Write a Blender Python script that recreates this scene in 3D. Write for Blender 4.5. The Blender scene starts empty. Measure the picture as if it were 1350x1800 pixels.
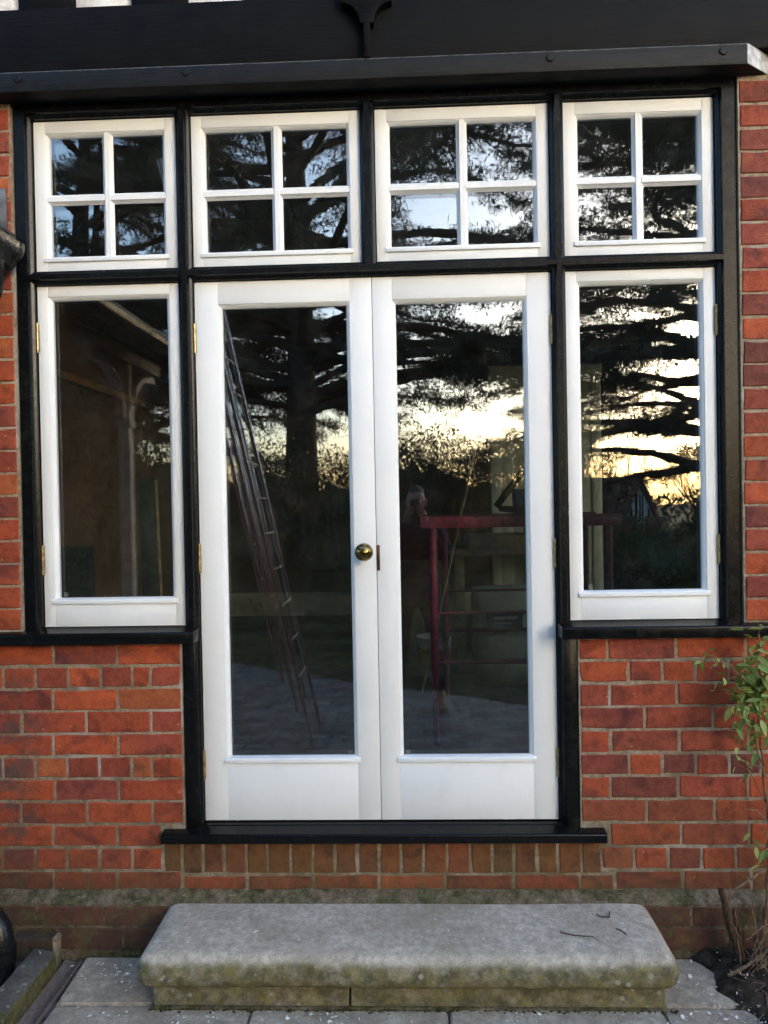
import bpy, bmesh, math, random
import numpy as np
from mathutils import Vector, Matrix, noise as mnoise

R = math.radians
rnd = random.Random(11)
npr = np.random.default_rng(11)
SC = bpy.context.scene
COL = SC.collection

# ------------------------------------------------------------------ camera
cam_d = bpy.data.cameras.new('camera')
cam = bpy.data.objects.new('camera', cam_d)
COL.objects.link(cam)
CAM = Vector((0.134, -2.834, 1.178))
_p, _y, _r = R(-0.73), R(2.10), R(-1.07)
_right = Vector((math.cos(_y), math.sin(_y), 0))
_fwd = Vector((-math.sin(_y) * math.cos(_p), math.cos(_y) * math.cos(_p), math.sin(_p)))
_up = _right.cross(_fwd)
_r2 = _right * math.cos(_r) + _up * math.sin(_r)
_u2 = _up * math.cos(_r) - _right * math.sin(_r)
cam.matrix_world = Matrix(((_r2.x, _u2.x, -_fwd.x, CAM.x), (_r2.y, _u2.y, -_fwd.y, CAM.y),
                           (_r2.z, _u2.z, -_fwd.z, CAM.z), (0, 0, 0, 1)))
cam_d.sensor_fit = 'VERTICAL'
cam_d.sensor_height = 24
cam_d.lens = 24 * 1352 / 1800
cam_d.clip_start = 0.05
cam_d.clip_end = 2000
SC.camera = cam

# ------------------------------------------------------------------ sky, sun, exposure
SUN_EL, SUN_AZ = R(8.0), R(146)          # azimuth clockwise from +Y: low, behind the camera to the right
w = bpy.data.worlds.new('World')
SC.world = w
w.use_nodes = True
wn = w.node_tree.nodes
sky = wn.new('ShaderNodeTexSky')
sky.sky_type = 'NISHITA'
sky.sun_disc = False
sky.sun_elevation = SUN_EL
sky.sun_rotation = SUN_AZ
sky.altitude = 50
sky.air_density = 1.0
sky.dust_density = 3.2
sky.ozone_density = 2.6
w.node_tree.links.new(sky.outputs[0], wn['Background'].inputs[0])
wn['Background'].inputs[1].default_value = 0.15
sun_d = bpy.data.lights.new('sun', 'SUN')
sun = bpy.data.objects.new('sun', sun_d)
COL.objects.link(sun)
sun_d.energy = 0.2
sun_d.angle = R(10)
sun_d.color = (1.0, 0.96, 0.91)
_sd = Vector((math.sin(SUN_AZ) * math.cos(SUN_EL), math.cos(SUN_AZ) * math.cos(SUN_EL), math.sin(SUN_EL)))
sun.rotation_euler = _sd.to_track_quat('Z', 'Y').to_euler()
vs = SC.view_settings
vs.view_transform = 'Standard'
vs.look = 'None'
vs.exposure = 3.1
vs.gamma = 1.0
SC.cycles.use_denoising = True
SC.cycles.max_bounces = 8
SC.cycles.transparent_max_bounces = 16
SC.cycles.caustics_reflective = False
SC.cycles.caustics_refractive = False
SC.cycles.sample_clamp_indirect = 6

# ------------------------------------------------------------------ material helpers
class Mat:
    def __init__(s, name):
        s.m = bpy.data.materials.new(name)
        s.m.use_nodes = True
        s.t = s.m.node_tree
        s.b = s.t.nodes['Principled BSDF']
        s.out = s.t.nodes['Material Output']
        s._obj = s._geo = s._info = None

    def n(s, typ, **kw):
        nd = s.t.nodes.new(typ)
        for k, v in kw.items():
            setattr(nd, k, v)
        return nd

    def set(s, sock, v):
        if isinstance(v, bpy.types.NodeSocket):
            s.t.links.new(v, sock)
        elif isinstance(v, (tuple, list)) and sock.type == 'RGBA' and len(v) == 3:
            sock.default_value = (*v, 1)
        else:
            sock.default_value = v

    def inp(s, **kw):
        names = dict(base='Base Color', rough='Roughness', metal='Metallic', normal='Normal', spec='Specular IOR Level',
                     trans='Transmission Weight', sub='Subsurface Weight', coat='Coat Weight')
        for k, v in kw.items():
            s.set(s.b.inputs[names[k]], v)
        return s

    def obj(s):
        if not s._obj:
            s._obj = s.n('ShaderNodeTexCoord').outputs['Object']
        return s._obj

    def pos(s):
        if not s._geo:
            s._geo = s.n('ShaderNodeNewGeometry')
        return s._geo.outputs['Position']

    def nor(s):
        s.pos()
        return s._geo.outputs['Normal']

    def info(s, k):
        if not s._info:
            s._info = s.n('ShaderNodeObjectInfo')
        return s._info.outputs[k]

    def own(s):
        """object coordinates shifted by a different amount on every object"""
        c = s.n('ShaderNodeCombineXYZ')
        for i, f in enumerate((37.0, 91.0, 53.0)):
            s.set(c.inputs[i], s.math('MULTIPLY', s.info('Random'), f))
        v = s.n('ShaderNodeVectorMath', operation='ADD')
        s.set(v.inputs[0], s.obj())
        s.set(v.inputs[1], c.outputs[0])
        return v.outputs[0]

    def scale(s, vec, xyz):
        v = s.n('ShaderNodeVectorMath', operation='MULTIPLY')
        s.set(v.inputs[0], vec)
        v.inputs[1].default_value = xyz
        return v.outputs[0]

    def noise(s, scale, vec=None, detail=4, rough=0.55, dist=0.0):
        nd = s.n('ShaderNodeTexNoise')
        s.set(nd.inputs['Vector'], vec if vec is not None else s.obj())
        nd.inputs['Scale'].default_value = scale
        nd.inputs['Detail'].default_value = detail
        nd.inputs['Roughness'].default_value = rough
        nd.inputs['Distortion'].default_value = dist
        return nd.outputs['Fac']

    def voro(s, scale, vec=None, feature='F1', out='Distance', rand=1.0):
        nd = s.n('ShaderNodeTexVoronoi', feature=feature)
        s.set(nd.inputs['Vector'], vec if vec is not None else s.obj())
        nd.inputs['Scale'].default_value = scale
        nd.inputs['Randomness'].default_value = rand
        return nd.outputs[out]

    def math(s, op, a, b=0.0, c=None, clamp=False):
        nd = s.n('ShaderNodeMath', operation=op, use_clamp=clamp)
        s.set(nd.inputs[0], a)
        s.set(nd.inputs[1], b)
        if c is not None:
            s.set(nd.inputs[2], c)
        return nd.outputs[0]

    def ramp(s, fac, lo, hi, a=0.0, b=1.0, smooth=True):
        nd = s.n('ShaderNodeMapRange', interpolation_type='SMOOTHSTEP' if smooth else 'LINEAR')
        s.set(nd.inputs[0], fac)
        for i, v in enumerate((lo, hi, a, b)):
            nd.inputs[i + 1].default_value = v
        return nd.outputs[0]

    def mix(s, fac, a, b, blend='MIX'):
        nd = s.n('ShaderNodeMix', data_type='RGBA', blend_type=blend)
        s.set(nd.inputs[0], fac)
        s.set(nd.inputs[6], a)
        s.set(nd.inputs[7], b)
        return nd.outputs[2]

    def sep(s, vec, i):
        nd = s.n('ShaderNodeSeparateXYZ')
        s.set(nd.inputs[0], vec)
        return nd.outputs[i]

    def bump(s, h, strength=0.5, dist=0.002, normal=None):
        nd = s.n('ShaderNodeBump')
        nd.inputs['Strength'].default_value = strength
        nd.inputs['Distance'].default_value = dist
        s.set(nd.inputs['Height'], h)
        if normal is not None:
            s.set(nd.inputs['Normal'], normal)
        return nd.outputs[0]


def plain(name, col, rough=0.5, metal=0.0, vary=0.12, scale=14.0, bump=0.0, spec=0.5):
    """a painted or natural surface with a little tone variation and relief"""
    k = Mat(name)
    v = k.own()
    f = k.noise(scale, v, 5, 0.6)
    d = tuple(c * (1 - vary * 1.6) for c in col)
    u = tuple(min(1, c * (1 + vary)) for c in col)
    k.inp(base=k.mix(k.ramp(f, 0.3, 0.7), d, u), rough=k.ramp(k.noise(scale * 2.3, v), 0.3, 0.7, rough * 0.85, min(1, rough * 1.15)),
          metal=metal, spec=spec)
    if bump:
        k.inp(normal=k.bump(k.noise(scale * 6, v, 4, 0.6), 0.6, bump))
    return k.m

M = {}

# white gloss paint on joinery
k = Mat('white_paint')
v = k.pos()
f1 = k.noise(3.0, v, 4, 0.6)
f2 = k.noise(26.0, v, 5, 0.65)
c = k.mix(k.ramp(f1, 0.3, 0.75), (0.70, 0.725, 0.75), (0.755, 0.78, 0.80))
c = k.mix(k.ramp(f2, 0.60, 0.78, 0, 0.30), c, (0.60, 0.59, 0.565))
c = k.mix(k.ramp(k.noise(7.0, k.scale(v, (1, 1, .35)), 6, 0.75), 0.54, 0.74, 0, 0.15), c, (0.47, 0.47, 0.465))
grain = k.noise(1.0, k.scale(v, (160, 160, 9)), 3, 0.6)
k.inp(base=c, rough=k.ramp(f2, 0.3, 0.7, 0.45, 0.60), spec=0.22, normal=k.bump(grain, 0.45, 0.0008, k.bump(k.noise(45, v, 4), 0.4, 0.0011)))
M['white'] = k.m

# fresh black gloss on the window frame
k = Mat('black_gloss_paint')
v = k.own()
f2 = k.noise(22.0, v, 5, 0.65)
c = k.mix(k.ramp(f2, 0.35, 0.75), (0.0035, 0.0042, 0.0048), (0.0065, 0.0072, 0.008))
dust = k.ramp(k.noise(70.0, v, 3, 0.7), 0.70, 0.82, 0, 0.03)
c = k.mix(dust, c, (0.10, 0.10, 0.10))
k.inp(base=c, rough=k.ramp(f2, 0.3, 0.7, 0.20, 0.28), spec=0.2, normal=k.bump(k.noise(1, k.scale(v, (9, 9, 9)), 2), 0.25, 0.0006))
M['black'] = k.m

# older, duller black on the fascia and the hood
k = Mat('black_fascia_paint')
v = k.obj()
f2 = k.noise(9.0, v, 6, 0.65)
c = k.mix(k.ramp(f2, 0.3, 0.75), (0.0030, 0.0035, 0.0045), (0.0060, 0.0068, 0.0082))
scuff = k.ramp(k.noise(30.0, k.scale(v, (1, 1, 3)), 6, 0.8), 0.62, 0.84, 0, 0.30)
c = k.mix(scuff, c, (0.11, 0.12, 0.13))
k.inp(base=c, rough=k.ramp(f2, 0.3, 0.7, 0.42, 0.6), spec=0.06, normal=k.bump(k.noise(1, k.scale(v, (6, 6, 90)), 5, 0.7), 0.8, 0.004))
M['fascia'] = k.m

# brick: each brick has its own tint (object colour) and its own fire marks
k = Mat('brick')
v = k.own()
tint = k.info('Color')
big = k.noise(9.0, v, 3, 0.55, 0.6)
mid = k.noise(34.0, v, 5, 0.65)
fine = k.noise(170.0, v, 3, 0.7)
dark = k.mix(1.0, tint, (0.42, 0.50, 0.80), 'MULTIPLY')
hot = k.mix(1.0, tint, (1.35, 1.45, 1.15), 'MULTIPLY')
c = k.mix(k.ramp(big, 0.50, 0.68, 0, 0.85), tint, dark)
c = k.mix(k.ramp(k.noise(7.0, k.scale(v, (1, 1.7, 1.3)), 3, 0.5, 0.8), 0.52, 0.70, 0, 0.75), c, hot)
c = k.mix(k.ramp(mid, 0.40, 0.72, 0, 0.6), c, k.mix(1.0, c, (0.55, 0.55, 0.6), 'MULTIPLY'))
c = k.mix(k.ramp(fine, 0.54, 0.70, 0, 0.5), c, (0.05, 0.026, 0.02))
c = k.mix(k.ramp(k.noise(26.0, v, 6, 0.8), 0.60, 0.75, 0, 0.42), c, (0.36, 0.25, 0.19))     # lime bloom
P = k.pos()
px, pz = k.sep(P, 0), k.sep(P, 2)
wob = k.noise(6.0, P, 4, 0.6)
soot = k.math('MULTIPLY', k.ramp(k.math('ADD', px, k.math('MULTIPLY', wob, 0.22)), -1.24, -1.08, 1, 0), k.ramp(pz, 0.70, 0.45, 0.1, 1))
soot = k.math('MULTIPLY', soot, k.ramp(pz, -0.18, 0.02, 0.25, 1))
soot = k.math('MULTIPLY', soot, k.ramp(k.noise(11, P, 5, 0.7), 0.38, 0.60))
c = k.mix(k.math('MULTIPLY', soot, 0.78), c, (0.060, 0.060, 0.060))
low = k.math('MULTIPLY', k.ramp(k.math('ADD', pz, k.math('MULTIPLY', wob, 0.5)), 0.36, -0.12, 0, 1), k.ramp(k.noise(15, P, 5, 0.7), 0.30, 0.62, 0.25, 1.0))
c = k.mix(k.math('MULTIPLY', low, 0.56), c, (0.075, 0.050, 0.022))
damp = k.math('MULTIPLY', k.ramp(k.math('ADD', pz, k.math('MULTIPLY', wob, 0.12)), -0.10, -0.26), k.ramp(k.noise(8, P, 5, 0.7), 0.25, 0.60, 0.35, 1.0))
c = k.mix(k.math('MULTIPLY', damp, 0.72), c, (0.050, 0.030, 0.023))       # damp-stained courses at the foot of the wall
pit = k.ramp(k.voro(95.0, v), 0.20, 0.08, 0, 1)
c = k.mix(k.math('MULTIPLY', pit, k.ramp(big, 0.35, 0.6, 0.15, 0.75)), c, (0.045, 0.024, 0.018))
alg = k.math('MULTIPLY', k.ramp(pz, -0.13, -0.27, 0, 1), k.ramp(k.noise(19, P, 5, 0.7), 0.50, 0.66, 0, 0.75))
c = k.mix(alg, c, (0.085, 0.085, 0.028))
spl = k.ramp(k.voro(24.0, P), 0.055, 0.035, 0, 1)
spl = k.math('MULTIPLY', spl, k.ramp(k.noise(5, P, 2), 0.50, 0.58))
c = k.mix(k.math('MULTIPLY', spl, 0.85), c, (0.62, 0.60, 0.57))
k.inp(base=c, rough=k.ramp(mid, 0.3, 0.7, 0.72, 0.92), spec=0.3,
      normal=k.bump(k.math('ADD', k.math('MULTIPLY', mid, 0.7), k.math('MULTIPLY', fine, 0.5)), 0.9, 0.006))
M['brick'] = k.m

# mortar
k = Mat('mortar')
P = k.pos()
pz = k.sep(P, 2)
a = k.noise(60, P, 5, 0.75)
b = k.noise(5, P, 4, 0.6)
c = k.mix(k.ramp(a, 0.3, 0.72), (0.17, 0.130, 0.088), (0.39, 0.31, 0.225))
c = k.mix(k.ramp(b, 0.50, 0.68, 0, 0.6), c, (0.46, 0.42, 0.37))
c = k.mix(k.ramp(k.noise(7.5, P, 5, 0.7), 0.54, 0.70, 0, 0.7), c, (0.10, 0.08, 0.06))
c = k.mix(k.math('MULTIPLY', k.ramp(pz, 0.25, -0.15, 0, 0.7), k.ramp(k.noise(13, P, 5), 0.35, 0.6)), c, (0.12, 0.10, 0.055))
c = k.mix(k.math('MULTIPLY', k.ramp(pz, -0.12, -0.25), k.ramp(k.noise(9, P, 5, 0.7), 0.40, 0.62, 0, 0.8)), c, (0.085, 0.088, 0.03))
k.inp(base=c, rough=0.93, spec=0.2, normal=k.bump(k.math('ADD', a, k.math('MULTIPLY', k.noise(260, P, 3), 0.5)), 0.9, 0.006))
M['mortar'] = k.m

k = Mat('mossy_cement')
P = k.pos()
a = k.noise(34, P, 6, 0.75)
b = k.noise(8, P, 5, 0.7)
c = k.mix(k.ramp(a, 0.3, 0.72), (0.070, 0.052, 0.032), (0.22, 0.175, 0.125))
c = k.mix(k.ramp(b, 0.42, 0.58, 0, 0.85), c, k.mix(k.ramp(a, 0.35, 0.7), (0.035, 0.036, 0.013), (0.12, 0.115, 0.05)))
c = k.mix(k.ramp(k.noise(12, k.scale(P, (1, 1, 4)), 5, 0.75), 0.60, 0.72, 0, 0.6), c, (0.37, 0.34, 0.30))
k.inp(base=c, rough=0.95, spec=0.2, normal=k.bump(k.math('ADD', a, k.noise(120, P, 3)), 1.0, 0.008))
M['fillet'] = k.m

# weathered york stone: step and paving
def stone(name, base0, base1, algae, speck):
    k = Mat(name)
    P = k.pos()
    v = k.own()
    a = k.noise(6, v, 6, 0.65)
    b = k.noise(38, v, 6, 0.75)
    d = k.noise(150, v, 4, 0.7)
    c = k.mix(k.ramp(a, 0.3, 0.7), base0, base1)
    c = k.mix(k.ramp(b, 0.30, 0.72, 0.75, 0), c, tuple(x * 0.5 for x in base0))
    c = k.mix(k.ramp(d, 0.55, 0.75, 0, 0.4), c, tuple(min(1, x * 1.6) for x in base1))
    c = k.mix(k.ramp(d, 0.45, 0.28, 0, 0.5), c, tuple(x * 0.3 for x in base0))
    c = k.mix(k.ramp(k.noise(2.6, v, 6, 0.7), 0.50, 0.66, 0, 0.45), c, tuple(x * q for x, q in zip(base0, (.62, .56, .50))))
    c = k.mix(k.ramp(k.noise(75, k.scale(v, (1, 2.2, 1)), 5, 0.8), 0.60, 0.72, 0, 0.6), c, tuple(x * .35 for x in base0))
    if algae:
        nz = k.sep(k.nor(), 2)
        g = k.math('MULTIPLY', k.ramp(k.math('ADD', nz, k.math('MULTIPLY', a, 0.5)), 1.05, 0.55, 0, 1), k.ramp(k.noise(23, P, 6, 0.75), 0.25, 0.60, 0.55, 1))
        gc = k.mix(k.ramp(k.noise(21, P, 5, 0.7), 0.35, 0.68), (0.050, 0.044, 0.016), (0.165, 0.138, 0.034))
        c = k.mix(k.math('MULTIPLY', g, 0.92), c, gc)
    # pale lichen rosettes along worn places
    li = k.math('MULTIPLY', k.ramp(k.voro(26, k.scale(P, (1, 1, 1)), rand=1.0), 0.26, 0.16, 0, 1), k.ramp(k.noise(3.1, P, 4, 0.7), 0.47, 0.60))
    c = k.mix(k.math('MULTIPLY', li, speck), c, (0.36, 0.36, 0.31))
    sp = k.math('MULTIPLY', k.ramp(k.voro(75, P), 0.16, 0.10, 0, 1), k.ramp(k.noise(9, P, 3), 0.55, 0.62))
    c = k.mix(k.math('MULTIPLY', sp, 0.45), c, (0.50, 0.49, 0.45))
    k.inp(base=c, rough=k.ramp(b, 0.3, 0.7, 0.72, 0.95), spec=0.3,
          normal=k.bump(k.math('ADD', k.math('MULTIPLY', b, 1.0), k.math('MULTIPLY', d, 0.5)), 0.8, 0.005))
    return k.m
M['step'] = stone('step_stone', (0.45, 0.39, 0.31), (0.66, 0.585, 0.485), True, 0.85)
M['slab'] = stone('paving_stone', (0.38, 0.32, 0.25), (0.58, 0.505, 0.41), False, 0.45)
M['channel'] = stone('channel_stone', (0.17, 0.135, 0.125), (0.27, 0.22, 0.205), False, 0.3)
M['kerb'] = stone('kerb_stone', (0.085, 0.085, 0.075), (0.16, 0.16, 0.14), True, 0.4)

# glass: mirror part by a Fresnel curve, the rest clear; old float ripple in the reflection
k = Mat('window_glass')
lw = k.n('ShaderNodeLayerWeight')
lw.inputs['Blend'].default_value = 0.5
F0 = 0.155
fr = k.math('ADD', F0, k.math('MULTIPLY', k.math('POWER', lw.outputs['Facing'], 5.0), 1 - F0))
v = k.scale(k.own(), (1, 40, 1))
rip = k.math('ADD', k.noise(3.2, v, 2, 0.5), k.math('MULTIPLY', k.noise(1.0, k.scale(v, (7, 7, 26)), 2, 0.5), 0.22))
gl = k.n('ShaderNodeBsdfGlossy')
gl.inputs['Roughness'].default_value = 0.0
k.set(gl.inputs['Normal'], k.bump(rip, 1.0, 0.00022))
tr = k.n('ShaderNodeBsdfTransparent')
tr.inputs['Color'].default_value = (0.94, 0.955, 0.945, 1)
mx = k.n('ShaderNodeMixShader')
k.set(mx.inputs[0], fr)
k.set(mx.inputs[1], tr.outputs[0])
k.set(mx.inputs[2], gl.outputs[0])
df = k.n('ShaderNodeBsdfDiffuse')
df.inputs['Color'].default_value = (0.6, 0.6, 0.58, 1)
mx2 = k.n('ShaderNodeMixShader')
k.set(mx2.inputs[0], k.ramp(k.noise(9, k.own(), 6, 0.75), 0.45, 0.85, 0.002, 0.020))
k.set(mx2.inputs[1], mx.outputs[0])
k.set(mx2.inputs[2], df.outputs[0])
k.t.links.new(mx2.outputs[0], k.out.inputs[0])
M['glass'] = k.m

M['etch'] = plain('etched_glass_mark', (0.30, 0.32, 0.33), 0.8)
M['brass'] = plain('polished_brass', (0.42, 0.32, 0.16), 0.38, 1.0, 0.3, 60)
M['agedbrass'] = plain('aged_brass', (0.36, 0.25, 0.10), 0.17, 1.0, 0.35, 22)
M['darkmetal'] = plain('dark_lock_metal', (0.10, 0.055, 0.04), 0.4, 0.7, 0.3, 40)
M['plaster'] = plain('white_render_panel', (0.70, 0.71, 0.72), 0.9, 0, 0.15, 20, 0.006)
M['plastic'] = plain('black_rainwater_plastic', (0.009, 0.010, 0.011), 0.28, 0, 0.25, 12, 0.0005, 0.3)
M['slate'] = plain('grey_slate', (0.045, 0.045, 0.050), 0.7, 0, 0.3, 9, 0.003)
M['lead'] = plain('lead_flashing', (0.12, 0.125, 0.135), 0.5, 0.3, 0.35, 16, 0.003)
M['greytimber'] = plain('painted_grey_timber', (0.34, 0.345, 0.33), 0.6, 0, 0.2, 14, 0.002)
M['wood'] = plain('varnished_softwood', (0.30, 0.145, 0.045), 0.5, 0, 0.25, 18, 0.001)
M['rawwood'] = plain('raw_batten', (0.36, 0.26, 0.15), 0.7, 0, 0.2, 20, 0.001)
M['darkwood'] = plain('dark_soffit_board', (0.035, 0.028, 0.022), 0.7, 0, 0.25, 10, 0.002)
M['alu'] = plain('ladder_aluminium', (0.90, 0.90, 0.90), 0.22, 1.0, 0.15, 20)
M['shadedalu'] = plain('ladder_aluminium_shaded', (0.30, 0.30, 0.30), 0.35, 0.9, 0.2, 20)  # darker copy of the aluminium, shade on web and rungs put into its colour
M['roomwall'] = plain('brown_bare_plaster', (0.12, 0.056, 0.024), 0.92, 0, 0.22, 2.4, 0.004)
M['roomceil'] = plain('dusty_ceiling', (0.32, 0.29, 0.25), 0.9, 0, 0.15, 3)
M['roomfloor'] = plain('dusty_floorboards', (0.12, 0.10, 0.085), 0.8, 0, 0.3, 8, 0.002)
M['cream'] = plain('cream_gloss', (0.80, 0.73, 0.52), 0.45, 0, 0.08, 8)
M['skirt'] = plain('old_cream_skirting', (0.42, 0.39, 0.30), 0.5, 0, 0.15, 8)
M['maroon'] = plain('maroon_painted_steel', (0.20, 0.018, 0.040), 0.45, 0.0, 0.3, 30, 0.0008)
M['cardboard'] = plain('cardboard', (0.30, 0.20, 0.11), 0.85, 0, 0.15, 10)
M['bag'] = plain('paper_sack', (0.42, 0.36, 0.27), 0.8, 0, 0.15, 9, 0.004)
M['purple'] = plain('purple_print', (0.075, 0.022, 0.060), 0.7, 0, 0.2, 12)
M['pale'] = plain('pale_print', (0.40, 0.36, 0.36), 0.7)
M['bucket'] = plain('white_bucket_plastic', (0.62, 0.62, 0.58), 0.4, 0, 0.12, 12)
M['yellow'] = plain('yellow_label', (0.42, 0.24, 0.02), 0.6, 0, 0.2, 12)
M['mug'] = plain('speckled_mug', (0.20, 0.24, 0.24), 0.35, 0, 0.35, 60)
M['charcoal'] = plain('charcoal_fabric', (0.018, 0.017, 0.018), 0.9, 0, 0.3, 30, 0.002)
M['paper'] = plain('white_paper', (0.70, 0.70, 0.68), 0.8)
M['flake'] = plain('white_paint_flake', (0.78, 0.77, 0.74), 0.55, 0, 0.12, 40)
M['soil'] = plain('dark_soil', (0.050, 0.039, 0.029), 0.97, 0, 0.5, 22, 0.02, 0.15)
M['bark'] = plain('brown_bark', (0.075, 0.045, 0.028), 0.85, 0, 0.35, 60, 0.004, 0.2)
M['twig'] = plain('dry_twig', (0.20, 0.135, 0.085), 0.85, 0, 0.3, 50, 0.002, 0.2)
M['redstem'] = plain('green_red_stem', (0.17, 0.09, 0.045), 0.7, 0, 0.3, 40)
M['trunk'] = plain('cedar_bark', (0.050, 0.040, 0.032), 0.95, 0, 0.4, 5, 0.03, 0.1)
M['moss'] = plain('moss_tuft', (0.045, 0.052, 0.014), 0.95, 0, 0.4, 60, 0.004, 0.1)
M['grass'] = plain('short_grass', (0.034, 0.040, 0.014), 0.95, 0, 0.45, 1.6, 0.06, 0.1)
M['skin'] = plain('skin', (0.34, 0.195, 0.135), 0.5, 0, 0.06, 25)
M['jacket'] = plain('navy_jacket', (0.012, 0.016, 0.030), 0.85, 0, 0.25, 25, 0.003)
M['jeans'] = plain('dark_jeans', (0.018, 0.022, 0.034), 0.9, 0, 0.25, 40, 0.002)
M['boot'] = plain('tan_boot', (0.22, 0.12, 0.05), 0.65, 0, 0.2, 25, 0.002)
M['hair'] = plain('dark_hair', (0.020, 0.013, 0.009), 0.6, 0, 0.3, 60, 0.003)
M['phone'] = plain('dark_phone', (0.012, 0.012, 0.014), 0.25, 0, 0.1, 20)
M['tile'] = plain('red_roof_tile', (0.11, 0.045, 0.032), 0.85, 0, 0.35, 7, 0.01)
M['farbrick'] = plain('cottage_brick', (0.22, 0.085, 0.05), 0.9, 0, 0.3, 9, 0.01)
M['limewash'] = plain('white_limewash', (0.72, 0.72, 0.70), 0.85)

def leafmat(name, a, b, trans=0.25):
    k = Mat(name)
    f = k.noise(1.3, k.pos(), 3, 0.6)
    g = k.math('ADD', k.math('MULTIPLY', f, 0.6), k.math('MULTIPLY', k.info('Random'), 0.45))
    c = k.mix(k.ramp(g, 0.25, 0.75), a, b)
    k.inp(base=c, rough=0.55, spec=0.3)
    if trans:
        t = k.n('ShaderNodeBsdfTranslucent')
        k.set(t.inputs[0], c)
        mxx = k.n('ShaderNodeMixShader')
        mxx.inputs[0].default_value = trans
        k.t.links.new(k.b.outputs[0], mxx.inputs[1])
        k.t.links.new(t.outputs[0], mxx.inputs[2])
        k.t.links.new(mxx.outputs[0], k.out.inputs[0])
    return k.m
M['leaf'] = leafmat('shrub_leaf', (0.11, 0.185, 0.036), (0.34, 0.41, 0.125), 0.3)
M['needle'] = leafmat('cedar_needle', (0.022, 0.034, 0.022), (0.040, 0.056, 0.034), 0.0)
M['hedge'] = leafmat('hedge_leaf', (0.026, 0.038, 0.014), (0.055, 0.070, 0.026), 0.0)

# setts: coursed blocks running across the drive
k = Mat('stone_setts')
P = k.pos()
bt = k.n('ShaderNodeTexBrick')
k.set(bt.inputs['Vector'], k.math('ADD', 0, 0) if False else P)
bt.inputs['Scale'].default_value = 1.0
bt.inputs['Brick Width'].default_value = 0.19
bt.inputs['Row Height'].default_value = 0.10
bt.inputs['Mortar Size'].default_value = 0.011
bt.inputs['Color1'].default_value = (0.20, 0.20, 0.205, 1)
bt.inputs['Color2'].default_value = (0.05, 0.05, 0.054, 1)
bt.inputs['Mortar'].default_value = (0.035, 0.033, 0.03, 1)
c = k.mix(k.ramp(k.noise(3, P, 5), 0.45, 0.7, 0, 0.35), bt.outputs[0], (0.13, 0.125, 0.12))
k.inp(base=c, rough=0.42, normal=k.bump(bt.outputs['Fac'], 1.0, -0.02, k.bump(k.noise(9, P, 4), 0.9, 0.03)))
M['setts'] = k.m

# ------------------------------------------------------------------ mesh helpers
def finish(bm, name, mat, parent=None, loc=None, smooth=35, mesh_only=False):
    bmesh.ops.recalc_face_normals(bm, faces=bm.faces)
    me = bpy.data.meshes.new(name)
    bm.to_mesh(me)
    bm.free()
    return link(me, name, mat, parent, loc, smooth, mesh_only)

def link(me, name, mat, parent=None, loc=None, smooth=35, mesh_only=False):
    if mat is not None:
        for mm in (mat if isinstance(mat, (list, tuple)) else [mat]):
            me.materials.append(M[mm] if isinstance(mm, str) else mm)
    if smooth is not None and len(me.polygons):
        me.polygons.foreach_set('use_smooth', [True] * len(me.polygons))
        me.set_sharp_from_angle(angle=R(smooth))
    if mesh_only:
        return me
    return place(me, name, parent, loc)

def place(me, name, parent=None, loc=None, rot=None):
    o = bpy.data.objects.new(name, me)
    COL.objects.link(o)
    if parent is not None:
        o.parent = parent
    if loc is not None:
        o.location = loc
    if rot is not None:
        o.rotation_euler = rot
    return o

def empty(name, loc=(0, 0, 0), rot=(0, 0, 0), parent=None):
    o = bpy.data.objects.new(name, None)
    COL.objects.link(o)
    o.location = loc
    o.rotation_euler = rot
    o.empty_display_size = 0.1
    if parent is not None:
        o.parent = parent
    return o

def tag(o, label, cat, group=None, kind=None):
    if label: o['label'] = label
    if cat: o['category'] = cat
    if group: o['group'] = group
    if kind: o['kind'] = kind
    return o

def bx(bm, x0, x1, y0, y1, z0, z1, bev=0.0, seg=2):
    r = bmesh.ops.create_cube(bm, size=1)
    vs_ = r['verts']
    for v in vs_:
        v.co = Vector((x0 + (v.co.x + .5) * (x1 - x0), y0 + (v.co.y + .5) * (y1 - y0), z0 + (v.co.z + .5) * (z1 - z0)))
    if bev:
        ed = {e for v in vs_ for e in v.link_edges}
        bmesh.ops.bevel(bm, geom=list(ed), offset=bev, segments=seg, affect='EDGES', profile=0.5)
    return vs_

def box(name, mat, parent, x0, x1, y0, y1, z0, z1, bev=0.002, seg=2, loc=None):
    bm = bmesh.new()
    bx(bm, x0, x1, y0, y1, z0, z1, bev, seg)
    return finish(bm, name, mat, parent, loc)

def prism(bm, poly, axis, a0, a1):
    def P(p, a):
        return (p[0], p[1], a) if axis == 'Z' else ((a, p[0], p[1]) if axis == 'X' else (p[0], a, p[1]))
    n = len(poly)
    A = [bm.verts.new(P(p, a0)) for p in poly]
    B = [bm.verts.new(P(p, a1)) for p in poly]
    bm.faces.new(A)
    bm.faces.new(B[::-1])
    for i in range(n):
        bm.faces.new((A[i], B[i], B[(i + 1) % n], A[(i + 1) % n]))
    return A + B

def prism_obj(name, mat, parent, poly, axis, a0, a1, bev=0.0, smooth=35):
    bm = bmesh.new()
    prism(bm, poly, axis, a0, a1)
    if bev:
        bmesh.ops.recalc_face_normals(bm, faces=bm.faces)
        ed = [e for e in bm.edges if len(e.link_faces) == 2 and e.calc_face_angle(0) > R(30)]
        bmesh.ops.bevel(bm, geom=ed, offset=bev, segments=2, affect='EDGES', profile=0.5)
    return finish(bm, name, mat, parent, None, smooth)

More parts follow.
